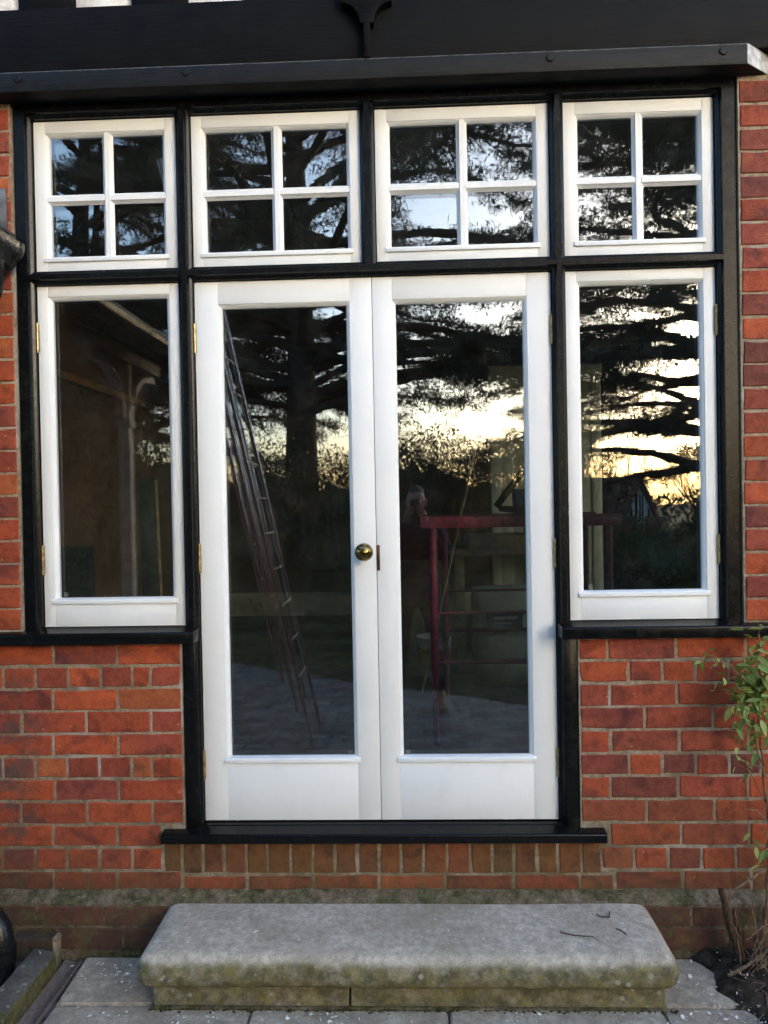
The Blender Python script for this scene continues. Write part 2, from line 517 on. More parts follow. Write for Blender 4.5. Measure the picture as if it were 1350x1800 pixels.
def tube(bm, pts, rad, seg=8, cap=True):
    pts = [Vector(p) for p in pts]
    if not isinstance(rad, (list, tuple)):
        rad = [rad] * len(pts)
    rings = []
    ref = None
    for i, p in enumerate(pts):
        t = (pts[min(i + 1, len(pts) - 1)] - pts[max(i - 1, 0)]).normalized()
        if ref is None:
            ref = Vector((0, 0, 1)) if abs(t.z) < 0.9 else Vector((1, 0, 0))
        u = (ref - t * ref.dot(t)).normalized()
        ref = u
        v = t.cross(u)
        rings.append([bm.verts.new(p + (u * math.cos(2 * math.pi * k / seg) + v * math.sin(2 * math.pi * k / seg)) * rad[i]) for k in range(seg)])
    for a, b in zip(rings, rings[1:]):
        for k in range(seg):
            bm.faces.new((a[k], a[(k + 1) % seg], b[(k + 1) % seg], b[k]))
    if cap:
        bm.faces.new(rings[0][::-1])
        bm.faces.new(rings[-1])

def tube_obj(name, mat, parent, pts, rad, seg=8, loc=None):
    bm = bmesh.new()
    tube(bm, pts, rad, seg)
    return finish(bm, name, mat, parent, loc, 50)

def lathe(bm, prof, seg=24, axis='Z', center=(0, 0, 0)):
    cx, cy, cz = center
    rings = []
    for r, h in prof:
        ring = []
        for k in range(seg):
            a = 2 * math.pi * k / seg
            if axis == 'Z':
                p = (cx + r * math.cos(a), cy + r * math.sin(a), cz + h)
            else:   # along -Y
                p = (cx + r * math.cos(a), cy - h, cz + r * math.sin(a))
            ring.append(bm.verts.new(p))
        rings.append(ring)
    for a, b in zip(rings, rings[1:]):
        for k in range(seg):
            bm.faces.new((a[k], a[(k + 1) % seg], b[(k + 1) % seg], b[k]))
    bm.faces.new(rings[0][::-1])
    bm.faces.new(rings[-1])

def np_mesh(name, verts, faces_flat, nper):
    """fast mesh of equal-sided faces from numpy arrays"""
    me = bpy.data.meshes.new(name)
    nv, nf = len(verts), len(faces_flat) // nper
    me.vertices.add(nv)
    me.vertices.foreach_set('co', np.ascontiguousarray(verts, dtype=np.float32).ravel())
    me.loops.add(nf * nper)
    me.loops.foreach_set('vertex_index', np.ascontiguousarray(faces_flat, dtype=np.int32))
    me.polygons.add(nf)
    me.polygons.foreach_set('loop_start', np.arange(0, nf * nper, nper, dtype=np.int32))
    me.update(calc_edges=True)
    me.validate()
    return me

def blades(c, d, length, width):
    """lozenge leaves: centres c, unit directions d (n,3)"""
    n = len(c)
    q = npr.normal(size=(n, 3))
    s = np.cross(d, q)
    s /= np.linalg.norm(s, axis=1)[:, None] + 1e-9
    L = np.asarray(length).reshape(-1, 1) * np.ones((n, 1))
    W = np.asarray(width).reshape(-1, 1) * np.ones((n, 1))
    V = np.stack([c - d * L * .5, c + s * W * .5, c + d * L * .5, c - s * W * .5], 1)
    return V.reshape(-1, 3)

def unit(a):
    return a / (np.linalg.norm(a, axis=1)[:, None] + 1e-9)

GZ = -0.46      # ground level at the house

# ================================================================== THE HOUSE
house = empty('brick_house', (0, 0, 0))
tag(house, 'red brick house front with black timber framing, white glazed double doors and windows', 'house')

# ---- brick wall: mortar backing cut round the openings, bricks set proud of it
wall = None
bm = bmesh.new()
prism(bm, [(-4.2, -.238), (4.2, -.238), (4.2, 2.69), (1.312, 2.69), (1.312, .70), (.722, .70), (.722, -.045),
           (-.722, -.045), (-.722, .70), (-1.312, .70), (-1.312, 2.69), (-4.2, 2.69)], 'Y', -.0465, .22)
wall = finish(bm, 'brick_wall', 'mortar', house)
bm = bmesh.new()    # plinth with its sloping cement fillet
prism(bm, [(-.04, -.228), (-.0475, -.234), (-.066, -.248), (-.0865, -.268), (-.0865, -.60), (.2, -.60), (.2, -.2381), (-.03, -.2381)], 'X', -4.2, 4.2)
bmesh.ops.subdivide_edges(bm, edges=[e for e in bm.edges if abs(e.verts[0].co.x - e.verts[1].co.x) > 1], cuts=160, use_grid_fill=True)
for v in bm.verts:
    if -.03 > v.co.y > -.0866 and v.co.z > -.3:
        nz_ = mnoise.noise(Vector((v.co.x * 9, v.co.z * 30, 3)))
        v.co.z += .009 * nz_
        v.co.y += .005 * mnoise.noise(Vector((v.co.x * 14, 7, v.co.z * 20)))
plinth = finish(bm, 'plinth', 'fillet', house)
plinth['label'] = 'mossy cement fillet and brick plinth at the foot of the wall'

BRICK_MESH = {}
def brick_mesh(L, H, D, var):
    key = (round(L, 3), round(H, 3), round(D, 3), var)
    if key not in BRICK_MESH:
        rr = random.Random(hash(key) & 0xffff)
        bm = bmesh.new()
        nl = 4 if L > .15 else 2
        out_ = [(-L / 2 + L * q / nl, -H / 2) for q in range(nl)] + [(L / 2, -H / 2), (L / 2, 0)] + [(L / 2 - L * q / nl, H / 2) for q in range(nl)] + [(-L / 2, H / 2), (-L / 2, 0)]
        A, B_, C_ = [], [], []
        for px_, pz_ in out_:
            jx, jz = rr.gauss(0, .0009), rr.gauss(0, .0009)
            if rr.random() < .10:
                jx -= math.copysign(rr.uniform(.001, .004), px_); jz -= math.copysign(rr.uniform(.001, .004), pz_)
            ins = rr.uniform(.0022, .0048)
            A.append(bm.verts.new((px_ + jx - math.copysign(ins if abs(px_) > L * .49 else 0, px_), -D / 2 + rr.gauss(0, .0006), pz_ + jz - math.copysign(ins if abs(pz_) > H * .4 else 0, pz_))))
            B_.append(bm.verts.new((px_ + jx, -D / 2 + .0035, pz_ + jz)))
            C_.append(bm.verts.new((px_, D / 2, pz_)))
        n = len(out_)
        bm.faces.new(A)
        for q in range(n):
            w2 = (q + 1) % n
            bm.faces.new((A[q], A[w2], B_[w2], B_[q]))
            bm.faces.new((B_[q], B_[w2], C_[w2], C_[q]))
        BRICK_MESH[key] = finish(bm, 'brick', 'brick', smooth=30, mesh_only=True)
    return BRICK_MESH[key]

PAL = [((.42, .080, .027), 5), ((.37, .069, .028), 7), ((.31, .062, .032), 5), ((.25, .054, .034), 2.5), ((.38, .098, .034), 2.5), ((.18, .045, .036), 1.2)]
def tint(dark=0.0, olive=0.0):
    c = rnd.choices([p[0] for p in PAL], [p[1] for p in PAL])[0]
    j = rnd.uniform(.80, 1.12)
    c = [x * j for x in c]
    d = (.115, .038, .025)
    c = [a + (b - a) * dark for a, b in zip(c, d)]
    o = (.115, .062, .020)
    c = [a + (b - a) * olive for a, b in zip(c, o)]
    return (*c, 1)

NB = [0]
def brick(x0, x1, z0, z1, parent=None, face=-.0505, depth=.07, dark=0.0, olive=0.0, col=None, joint=.0096):
    L, H = x1 - x0 - joint, z1 - z0 - joint
    if L < .015 or H < .015:
        return None
    L = round(L / .003) * .003
    H = round(H / .003) * .003
    me = brick_mesh(L, H, depth, rnd.randrange(3))
    o = place(me, 'brick', parent or wall, ((x0 + x1) / 2, face + depth / 2 + rnd.uniform(-.0012, .0014), (z0 + z1) / 2 + rnd.uniform(-.0012, .0012)),
              (R(rnd.uniform(-.35, .35)), R(rnd.uniform(-.3, .3)), R(rnd.uniform(-.3, .3))))
    o.color = col or tint(dark, olive)
    NB[0] += 1
    return o

BED = [.677, .594, .512, .4275, .3435, .260, .177, .093, .008, -.078]
LROWS = [[-1.2, -.96], [-1.39, -1.268, -1.145, -1.022, -.906, -.839], [-1.204, -.961], [-1.323, -1.082, -.84], [-1.208, -.963],
         [-1.40, -1.276, -1.157, -1.037, -.915, -.84], [-1.205, -.966], [-1.335, -1.087, -.841], [-1.217, -.974]]
RROWS = [[.825, 1.07, 1.317], [.901, 1.019, 1.138, 1.255, 1.375], [.831, 1.071, 1.317], [.955, 1.196, 1.441], [.833, 1.078, 1.323],
         [.898, 1.016, 1.135, 1.253, 1.366], [.831, 1.071, 1.318], [.957, 1.199, 1.443], [.827, 1.079, 1.321]]
XL, XR = -1.72, 1.72
FAR = []        # bricks beyond the picture, joined into one part
def fill(row_x, header, xlim, z0, z1, sgn):
    """carry a course on outwards to the end of the wall"""
    x = row_x
    while abs(x) < 4.1:
        st = .1195 if header else .2435
        nx = x + sgn * st
        a, b = min(x, nx), max(x, nx)
        if max(abs(a), abs(b)) < xlim + .1:
            brick(a, b, z0, z1)
        else:
            FAR.append((a, b, z0, z1, -.0505))
        x = nx
for i in range(9):
    z1, z0 = BED[i], BED[i + 1]
    hdr = i in (1, 5)
    end = -.7235 if i < 8 else -.808
    xs = LROWS[i] + [end]
    for a, b in zip(xs, xs[1:]):
        brick(a, b, z0, z1, dark=.12 * rnd.random() + (.15 if i > 6 else 0))
    fill(LROWS[i][0], hdr, 1.5, z0, z1, -1)
    st = .7235 if i < 8 else .815
    xs = [st] + RROWS[i]
    for a, b in zip(xs, xs[1:]):
        brick(a, b, z0, z1, dark=.1 + (.35 * rnd.random() if i > 3 else 0), olive=(.45 * rnd.random() if i > 6 else 0))
    fill(RROWS[i][-1], hdr, 1.5, z0, z1, 1)
# header course level with the brick-on-edge sill
xs = [-1.409, -1.285, -1.166, -1.044, -.921, -.806]
for a, b in zip(xs, xs[1:]):
    brick(a, b, -.164, -.078, dark=.25)
fill(-1.409, True, 1.5, -.164, -.078, -1)
xs = [.795, .91, 1.032, 1.151, 1.273, 1.393]
for a, b in zip(xs, xs[1:]):
    brick(a, b, -.164, -.078, dark=.3 * rnd.random() + .1, olive=.25 * rnd.random())
fill(1.393, True, 1.5, -.164, -.078, 1)
brick(-.806, -.735, -.172, -.052, olive=.9, dark=.4)
# bricks on edge under the threshold
ON = [-.735, -.659, -.579, -.497, -.418, -.334, -.252, -.17, -.089, -.009, .071, .153, .238, .322, .401, .482, .563, .639, .723, .795]
for n_, (a, b) in enumerate(zip(ON, ON[1:])):
    brick(a, b, -.178, -.052, olive=.45 + .45 * rnd.random(), dark=.3 * rnd.random(), face=-.050)
# stretcher course on the fillet
xs = [-1.461, -1.218, -.98, -.737, -.495, -.25, -.011, .231, .478, .716, .841, 1.084, 1.326, 1.57]
for a, b in zip(xs, xs[1:]):
    mid_ = -.74 < (a + b) / 2 < .84
    brick(a, b, -.24, -.178 if mid_ else -.164, dark=.2 + .3 * rnd.random(), olive=.3 * rnd.random(), face=-.0495)
fill(-1.461, False, 1.5, -.24, -.164, -1)
fill(1.57, False, 1.5, -.24, -.164, 1)
# plinth bricks
for z0, z1, xs in ((-.350, -.272, [-1.51, -1.264, -1.018, -.772, -.53]), (-.440, -.350, [-1.43, -1.188, -.946, -.70]),
                   (-.350, -.272, [.85, 1.096, 1.340, 1.585]), (-.440, -.350, [.73, .976, 1.222, 1.466])):
    for a, b in zip(xs, xs[1:]):
        brick(a, b, z0, z1, parent=plinth, face=-.0905, dark=.55 + .35 * rnd.random(), olive=.2 * rnd.random())
for sgn in (-1, 1):
    for z0, z1, x in ((-.350, -.272, 1.51 if sgn < 0 else 1.585), (-.440, -.350, 1.43 if sgn < 0 else 1.466)):
        while x < 4.1:
            a, b = sorted((sgn * x, sgn * (x + .2435)))
            FAR.append((a, b, z0, z1, -.0905))
            x += .2435
# upper strips beside the frame
z = .7265
n_ = 0
while z < 2.64:
    z1 = min(z + .0835, 2.675)
    edge_l = -1.3145 + rnd.uniform(-.002, .002)
    edge_r = 1.3145 + rnd.uniform(-.002, .002)
    first = (.118, .24, .118, .24)[n_ % 4]
    brick(edge_l - first, edge_l, z, z1, dark=.25 * rnd.random())
    fill(edge_l - first, n_ % 4 == 0, 1.45, z, z1, -1)
    brick(edge_r, edge_r + first, z, z1, dark=.2 + .4 * rnd.random() if z > 1.2 else .3 * rnd.random())
    fill(edge_r + first, n_ % 4 == 0, 1.45, z, z1, 1)
    z += .0835
    n_ += 1
bm = bmesh.new()
for a, b, z0, z1, fc in FAR:
    bx(bm, a + .005, b - .005, fc, fc + .05, z0 + .005, z1 - .005)
k2 = Mat('far_brick')
v = k2.n('ShaderNodeNewGeometry').outputs['Random Per Island']
cc = k2.mix(v, (.40, .09, .028), (.20, .05, .03))
cc = k2.mix(k2.ramp(k2.noise(30, k2.pos(), 5, .7), .4, .75, 0, .6), cc, (.10, .035, .025))
k2.inp(base=cc, rough=.85, spec=.3, normal=k2.bump(k2.noise(60, k2.pos(), 4), .7, .004))
fb = finish(bm, 'outer_brick', k2.m, house, smooth=None)
fb['kind'] = 'stuff'

# ---- black timber frame
frame = empty('timber_frame', parent=house)
FY, RY, BY = -.035, -.016, .07          # face, foot of the moulding, back
g = .003
def mould(a, b, left=True, right=True):
    """section (u, y) from u=a to u=b with an ovolo on the chosen sides"""
    pts = [(a, BY)]
    if left:
        pts += [(a, RY)] + [(a + .004 + .011 * math.sin(t), RY - .002 - .017 * (1 - math.cos(t)) if False else RY - .003 - .016 * (1 - math.cos(t))) for t in (0, .5, 1.0, 1.57)]
    else:
        pts += [(a, FY)]
    r_ = [(b, BY)]
    if right:
        r_ += [(b, RY)] + [(b - .004 - .011 * math.sin(t), RY - .003 - .016 * (1 - math.cos(t))) for t in (0, .5, 1.0, 1.57)]
    else:
        r_ += [(b, FY)]
    return pts + r_[::-1]
def member(name, a, b, axis, a0, a1, left=True, right=True, dy=0.0):
    s = mould(a, b, left, right)
    if axis == 'X':
        poly = [(y + dy, u) for u, y in s]
    else:
        poly = [(u, y + dy) for u, y in s]
    return prism_obj(name, 'black', frame, poly, axis, a0, a1, 0.0, 40)
member('jamb', -1.309, -1.25 - g, 'Z', .722, 2.70, False, True)
member('jamb', 1.243 + g, 1.309, 'Z', .722, 2.70, True, False)
member('mullion', -.715 + g, -.658 - g, 'Z', -.02, 2.70)
member('mullion', .652 + g, .706 - g, 'Z', -.02, 2.70)
member('mullion', -.034 + g, .022 - g, 'Z', 2.034, 2.70)
for a, b in ((-1.27, -.69), (-.69, .68), (.68, 1.26)):
    member('transom', 2.005 + g, 2.06 - g, 'X', a, b, dy=.0007)
for a, b in ((-1.29, -.69), (-.69, -.006), (-.006, .68), (.68, 1.29)):
    member('head_rail', 2.616 + g, 2.70, 'X', a, b, True, False, dy=.0009)
# jamb facings beside the doors, below the side sills
prism_obj('jamb_facing', 'black', frame, [(-.7195, .07), (-.7195, -.0405), (-.676, -.0405), (-.668, -.034), (-.668, .07)], 'Z', -.02, .70, .0015)
prism_obj('jamb_facing', 'black', frame, [(.7195, .07), (.7195, -.0405), (.676, -.0405), (.668, -.034), (.668, .07)], 'Z', -.02, .70, .0015)
SILL = [(.07, .7305), (-.004, .7305), (-.010, .7270), (-.088, .7225), (-.094, .7165), (-.094, .6835), (-.090, .679), (.07, .679)]
for a, b in ((-1.46, -.6635), (.657, 1.46)):
    prism_obj('window_sill', 'black', frame, SILL, 'X', a, b, .0022)
TH = [(.07, -.0035), (-.024, -.0045), (-.028, -.0085), (-.086, -.0145), (-.092, -.019), (-.092, -.0465), (-.088, -.050), (.07, -.050)]
th = prism_obj('threshold', 'black', frame, TH, 'X', -.800, .8065, .002)

# ---- hood and fascia over the frame
HO = [(-4.0, -.122), (1.313, -.122), (1.435, -.030), (1.435, .02), (-4.0, .02)]
k = Mat('hood_paint')
v = k.obj()
f2 = k.noise(14.0, v, 6, 0.7)
c = k.mix(k.ramp(f2, 0.3, 0.75), (0.0045, 0.0052, 0.0062), (0.0095, 0.0105, 0.012))
c = k.mix(k.ramp(k.noise(30.0, k.scale(v, (1, 1, 3)), 6, 0.8), 0.62, 0.84, 0, 0.25), c, (0.12, 0.13, 0.14))
edge = k.ramp(k.math('ADD', k.sep(v, 2), k.math('MULTIPLY', k.noise(40, v, 4), 0.006)), 2.7335, 2.7365)
c = k.mix(k.math('MULTIPLY', edge, 0.8), c, (0.16, 0.165, 0.17))      # paler line along the upper arris
k.inp(base=c, rough=0.5, spec=0.18, normal=k.bump(k.noise(1, k.scale(v, (6, 40, 90)), 5, 0.7), 0.8, 0.004))
M['hood'] = k.m
hood = prism_obj('hood_board', 'hood', house, HO, 'Z', 2.664, 2.735, .003)
M['paleend'] = plain('pale_grey_hood_end', (0.42, 0.43, 0.45), 0.7, 0, 0.3, 35, 0.002)  # pale grey plate over the canted end of the hood
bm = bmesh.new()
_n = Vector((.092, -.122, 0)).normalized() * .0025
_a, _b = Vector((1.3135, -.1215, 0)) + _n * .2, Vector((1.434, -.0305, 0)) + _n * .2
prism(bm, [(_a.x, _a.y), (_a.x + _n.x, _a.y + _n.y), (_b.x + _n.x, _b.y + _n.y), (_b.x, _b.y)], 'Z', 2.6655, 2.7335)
finish(bm, 'hood_return', 'paleend', hood)
for x in (-1.244, -.637, .642, 1.234):
    bm = bmesh.new()
    lathe(bm, [(.0145, 0), (.0145, .003), (.012, .005), (.0, .0055)], 18, 'Y', (0, 0, 0))
    bmesh.ops.remove_doubles(bm, verts=bm.verts, dist=1e-5)
    finish(bm, 'bolt_cap', 'hood', hood, (x, -.122, 2.711))
fascia = box('fascia_board', 'fascia', house, -4.0, 1.62, -.090, .02, 2.7352, 2.976, .0025)
# carved bracket over the middle
half = [(.0118, 2.7355), (.0118, 2.855), (.024, 2.855), (.026, 2.872), (.032, 2.890), (.044, 2.908), (.060, 2.920), (.078, 2.926), (.088, 2.929), (.088, 3.25)]
prism_obj('carved_bracket', 'fascia', house, [(.006 + x, z) for x, z in half] + [(.006 - x, z) for x, z in half[::-1]], 'Y', -.128, -.0902, .0018)
x = -2.9
n_ = 0
while x < 1.5:      # studs and white panels of the storey above
    s1 = x + .20
    if not (-.2 < s1 < .25):
        prism_obj('stud', 'fascia', house, [(x, 2.9765), (s1 - .001, 2.9765), (s1 - .001, 4.6), (x, 4.6)], 'Y', -.086, -.02, .002)
    x += .412
    n_ += 1
x = -2.9 + .20
while x < 1.4:
    prism_obj('render_panel', 'plaster', house, [(x, 2.970), (x + .2105, 2.970), (x + .2105, 4.6), (x, 4.6)], 'Y', -.062, -.01, .004)
    x += .412
box('upper_wall', 'fascia', house, -4.2, 4.2, -.009, .2, 2.70, 4.62, 0)
box('eaves_board', 'fascia', house, -4.2, 4.2, -.30, .2, 4.621, 4.75, .003)
box('upper_brick_pier', 'mortar', house, 1.63, 4.2, -.046, -.0095, 2.695, 4.60, 0)

# ---- white joinery
def sash(name, X0, X1, Z0, Z1, ox0, ox1, oz0, oz1, bead=.012, thick=.045):
    """an opening leaf: two stiles, two rails, a sunk glazing bead and a drip bead"""
    root = empty(name, ((X0 + X1) / 2, 0, Z0), parent=house)
    cx, cz = (X0 + X1) / 2, Z0
    def B(nm, a, b, z0, z1, y0=0.0, y1=thick, bev=.0006):
        return box(nm, 'white', root, a - cx, b - cx, y0, y1, z0 - cz, z1 - cz, bev)
    B('stile', X0, ox0, Z0, Z1)
    B('stile', ox1, X1, Z0, Z1)
    B('rail', ox0 + .0002, ox1 - .0002, oz1, Z1, .0002)
    B('rail', ox0 + .0002, ox1 - .0002, Z0, oz0, .0002)
    # sunk bead, mitred all round
    bm = bmesh.new()
    def ring(i, y):
        return [bm.verts.new((px_ - cx, y, pz_ - cz)) for px_, pz_ in ((ox0 + i, oz0 + i), (ox1 - i, oz0 + i), (ox1 - i, oz1 - i), (ox0 + i, oz1 - i))]
    rr = [ring(-.001, .030), ring(-.001, .0035), ring(.0022, .0035), ring(bead * .55, .0075), ring(bead, .0165), ring(bead, .030)]
    for a, b in zip(rr, rr[1:]):
        for q in range(4):
            bm.faces.new((a[q], a[(q + 1) % 4], b[(q + 1) % 4], b[q]))
    finish(bm, 'glazing_bead', 'white', root, smooth=20)
    prism_obj('drip_bead', 'white', root, [(.016, oz0 + .024 - cz), (-.004, oz0 + .018 - cz), (-.0075, oz0 + .014 - cz), (-.0075, oz0 + .001 - cz), (-.0005, oz0 - .0005 - cz), (.016, oz0 - .0005 - cz)],
              'X', ox0 - .009 - cx, ox1 + .009 - cx, .001)
    return root, cx, cz

def pane(root, cx, cz, a, b, z0, z1, y=.0175):
    return box('pane', 'glass', root, a - cx, b - cx, y, y + .020, z0 - cz, z1 - cz, 0)

def hinge(root, cx, cz, x, z, L=.105, mat='brass'):
    bm = bmesh.new()
    n = 5
    for q in range(n):
        lathe(bm, [(.0055, q * L / n + .0006), (.0062, q * L / n + .0012), (.0062, (q + 1) * L / n - .0012), (.0055, (q + 1) * L / n - .0006)], 12, 'Z', (0, 0, 0))
    bx(bm, -.006, .006, .004, .008, .0, L)
    lathe(bm, [(.004, -.003), (.004, L + .003)], 10)
    return finish(bm, 'hinge', mat, root, (x - cx, -.0055, z - L / 2 - cz), 40)

def mark(root, cx, cz, x, z):
    bm = bmesh.new()
    for r0, r1 in ((.0085, .0078), (.0055, .0048)):
        A = [bm.verts.new((r0 * math.cos(t * math.pi / 10), 0, r0 * math.sin(t * math.pi / 10))) for t in range(20)]
        B_ = [bm.verts.new((r1 * math.cos(t * math.pi / 10), 0, r1 * math.sin(t * math.pi / 10))) for t in range(20)]
        for t in range(20):
            bm.faces.new((A[t], A[(t + 1) % 20], B_[(t + 1) % 20], B_[t]))
    bx(bm, -.003, -.0022, -.0002, .0002, -.0035, .0035)
    bx(bm, .0022, .003, -.0002, .0002, -.0035, .0035)
    bx(bm, -.003, .003, -.0002, .0002, -.0035, -.0027)
    return finish(bm, 'etched_mark', 'etch', root, (x - cx, .0168, z - cz), None)

FL = [(-1.25, -.715, -1.208, -.758, -.9765), (-.658, -.034, -.621, -.073, -.343), (.022, .652, .064, .609, .3385), (.706, 1.243, .749, 1.202, .9755)]
FLL = ['beside the left end brickwork', 'over the left door', 'over the right door', 'under the grey end of the hood']
for i, (X0, X1, a, b, vb) in enumerate(FL):
    root, cx, cz = sash('fanlight', X0, X1, 2.06, 2.616, a, b, 2.094, 2.572)
    root['label'] = 'white four-pane fanlight ' + FLL[i]
    hb = 2.3295
    bar = [(-.020, .019), (-.020, .0155), (-.0105, .0060), (-.0085, .0022), (.0085, .0022), (.0105, .0060), (.020, .0155), (.020, .019)]
    prism_obj('glazing_bar', 'white', root, [(vb - cx + u, y) for u, y in bar], 'Z', 2.098 - cz, 2.5715 - cz, 0, 20)
    prism_obj('glazing_bar', 'white', root, [(y + .0005, hb - cz + u) for u, y in bar], 'X', a + .001 - cx, vb - .012 - cx, 0, 20)
    prism_obj('glazing_bar', 'white', root, [(y + .0005, hb - cz + u) for u, y in bar], 'X', vb + .012 - cx, b - .001 - cx, 0, 20)
    for p0, p1 in ((a + .006, vb - .001), (vb + .001, b - .006)):
        for q0, q1 in ((2.10, hb - .001), (hb + .001, 2.566)):
            pane(root, cx, cz, p0, p1, q0, q1)
for i, (X0, X1, a, b) in enumerate(((-1.25, -.715, -1.211, -.753), (.706, 1.243, .746, 1.201))):
    root, cx, cz = sash('casement_window', X0, X1, .733, 2.005, a, b, .817, 1.967, .013)
    root['label'] = ('tall white casement with brass hinges reflecting the porch post', 'tall white casement with brass hinges reflecting a striped gable')[i]
    pane(root, cx, cz, a + .006, b - .006, .823, 1.961)
    hx = X0 - .001 if i == 0 else X1 + .001
    for z in (1.815, .985):
        hinge(root, cx, cz, hx, z)
    mark(root, cx, cz, a + .035 if i == 0 else a + .04, .852)
for i, (X0, X1, a, b) in enumerate(((-.658, -.0012, -.572, -.083), (.0012, .652, .073, .565))):
    root, cx, cz = sash('door', X0, X1, .0012, 2.005, a, b, .216, 1.921, .0135)
    root['label'] = ('white full-glazed door leaf carrying the round brass knob', 'white full-glazed door leaf without a knob')[i]
    pane(root, cx, cz, a + .006, b - .006, .222, 1.915)
    hx = X0 - .001 if i == 0 else X1 + .001
    for z in (1.797, .981, .213):
        hinge(root, cx, cz, hx, z)
    mark(root, cx, cz, b - .030 if i == 0 else a + .030, .248)
    if i == 0:
        bm = bmesh.new()
        pr = [(.026, 0), (.026, .003), (.022, .006), (.012, .008), (.010, .020), (.013, .026)]
        pr += [(.0335 * math.sin(t), .055 - .030 * math.cos(t)) for t in [.45 + q * (math.pi - .47) / 12 for q in range(13)]]
        lathe(bm, pr, 36, 'Y')
        kn = finish(bm, 'door_knob', 'agedbrass', root, (-.043 - cx, -.0002, .998 - cz), 60)
    else:
        box('lock_plate', 'darkmetal', root, -.0045 + .0022 - cx + .003, .012 - cx, -.0022, .004, .926 - cz, 1.0205 - cz, .0008)

# ---- the room behind the glass
RX0, RX1, RY1, RZ1 = -1.93, 3.0, 5.25, 2.76
box('room_floor', 'roomfloor', house, RX0, RX1, .07, RY1, -.08, 0.0, 0)
box('room_ceiling', 'roomceil', house, RX0, RX1, .07, RY1, RZ1, RZ1 + .05, 0)
rw = box('room_wall', 'roomwall', house, RX0 - .1, RX1 + .1, RY1, RY1 + .1, -.1, RZ1 + .05, 0)
box('room_wall', 'roomwall', house, RX0 - .1, RX0, .2205, RY1 - .001, -.1, RZ1 + .05, 0)
# made-up tall window in the unseen end wall, added to light the room
for y0_, y1_, z0_, z1_ in ((.2205, .5, -.1, RZ1 + .05), (3.1, RY1 - .001, -.1, RZ1 + .05), (.501, 3.099, -.1, .55), (.501, 3.099, 2.45, RZ1 + .05)):
    box('room_wall', 'roomwall', house, RX1, RX1 + .1, y0_, y1_, z0_, z1_, 0)
ew = empty('fill_light_window', (RX1 + .05, 1.8, .55), parent=house)
for y0_, y1_ in ((-1.299, -1.24), (-.03, .03), (1.24, 1.299)):
    box('fill_window_upright', 'white', ew, -.03, .03, y0_, y1_, .001, 1.899, .003)
for z0_, z1_ in ((.001, .06), (1.84, 1.899)):
    box('fill_window_rail', 'white', ew, -.028, .028, -1.239, -.031, z0_, z1_, .003)
    box('fill_window_rail', 'white', ew, -.028, .028, .031, 1.239, z0_, z1_, .003)
for y0_, y1_ in ((-1.239, -.031), (.031, 1.239)):
    box('pane', 'glass', ew, -.004, .004, y0_, y1_, .061, 1.839, 0)
box('room_wall', 'roomwall', house, -1.45, 1.45, .072, .22, 2.701, RZ1 - .002, 0)
prism_obj('skirting_board', 'skirt', house, [(RY1 - .001, 0), (RY1 - .022, 0), (RY1 - .022, .20), (RY1 - .012, .235), (RY1 - .001, .245)], 'X', RX0, .90, 0)
prism_obj('picture_rail', 'wood', house, [(RX0 + .001, 1.93), (RX0 + .035, 1.94), (RX0 + .030, 1.985), (RX0 + .001, 1.99)], 'Y', .23, RY1 - .03, 0)
idr = empty('stand_in_cupboard', (1.16, 3.10, 0))  # inner door built as a cupboard, set forward to catch more window light
tag(idr, 'tall cream inner door built as a cupboard standing forward in the room behind the trestles', 'stand_in_cupboard')
box('inner_door_carcass', 'cream', idr, -.395, .395, .001, .42, 0, 2.15, .003)
for a, b, z0, z1 in ((-.42, -.345, 0, 2.10), (.345, .42, 0, 2.10), (-.43, .43, 2.101, 2.20)):
    box('architrave', 'cream', idr, a, b, -.034, 0, z0, z1, .006)
for a, b in ((-.340, -.250), (.250, .340), (-.05, .05)):
    box('door_stile', 'cream', idr, a, b, -.024, 0, .005, 2.095, .006)
for z0, z1 in ((.005, .22), (.86, 1.02), (1.97, 2.095)):
    box('door_rail', 'cream', idr, -.2495, -.0505, -.023, 0, z0, z1, .006)
    box('door_rail', 'cream', idr, .0505, .2495, -.023, 0, z0, z1, .006)
box('window_board', 'wood', house, -1.28, -.70, .071, .30, .775, .800, .004)
box('window_board', 'wood', house, .70, 1.28, .071, .30, .745, .768, .004)

# ================================================================== GROUND
def terrain_z(x, y):
    s = lambda a, b, t: (lambda q: q * q * (3 - 2 * q))(min(1, max(0, (t - a) / (b - a))))
    return GZ - .03 - 3.3 * s(14, 34, -y) * s(2.5, 9, x) + .10 * s(6, 14, -y) * mnoise.noise(Vector((x * .15, y * .15, 0)))
bm = bmesh.new()
def grid_axis(lo, hi, fine0, fine1, st, big):
    out = []
    t = lo
    while t < hi:
        out.append(t)
        t += st if fine0 <= t < fine1 else big
    out.append(hi)
    return out
gx = grid_axis(-500, 500, -40, 40, 2.0, 40)
gy = grid_axis(-500, 500, -60, 20, 2.0, 40)
gv = [[bm.verts.new((x, y, terrain_z(x, y))) for y in gy] for x in gx]
for i in range(len(gx) - 1):
    for j in range(len(gy) - 1):
        bm.faces.new((gv[i][j], gv[i + 1][j], gv[i + 1][j + 1], gv[i][j + 1]))
lawn = finish(bm, 'lawn', 'grass', None, None, 80)
lawn['kind'] = 'structure'
bm = bmesh.new()    # drive of setts with its slanting lawn edge
pts = [(-9, -10.2), (-1.8, -5.14), (-.5, -4.23), (.475, -3.70), (1.5, -3.0), (3.2, -2.2), (8, -1.2), (8, .0), (-9, .0)]
prism(bm, pts, 'Z', GZ - .10, GZ - .022)
drive = finish(bm, 'drive', 'setts')
drive['kind'] = 'structure'

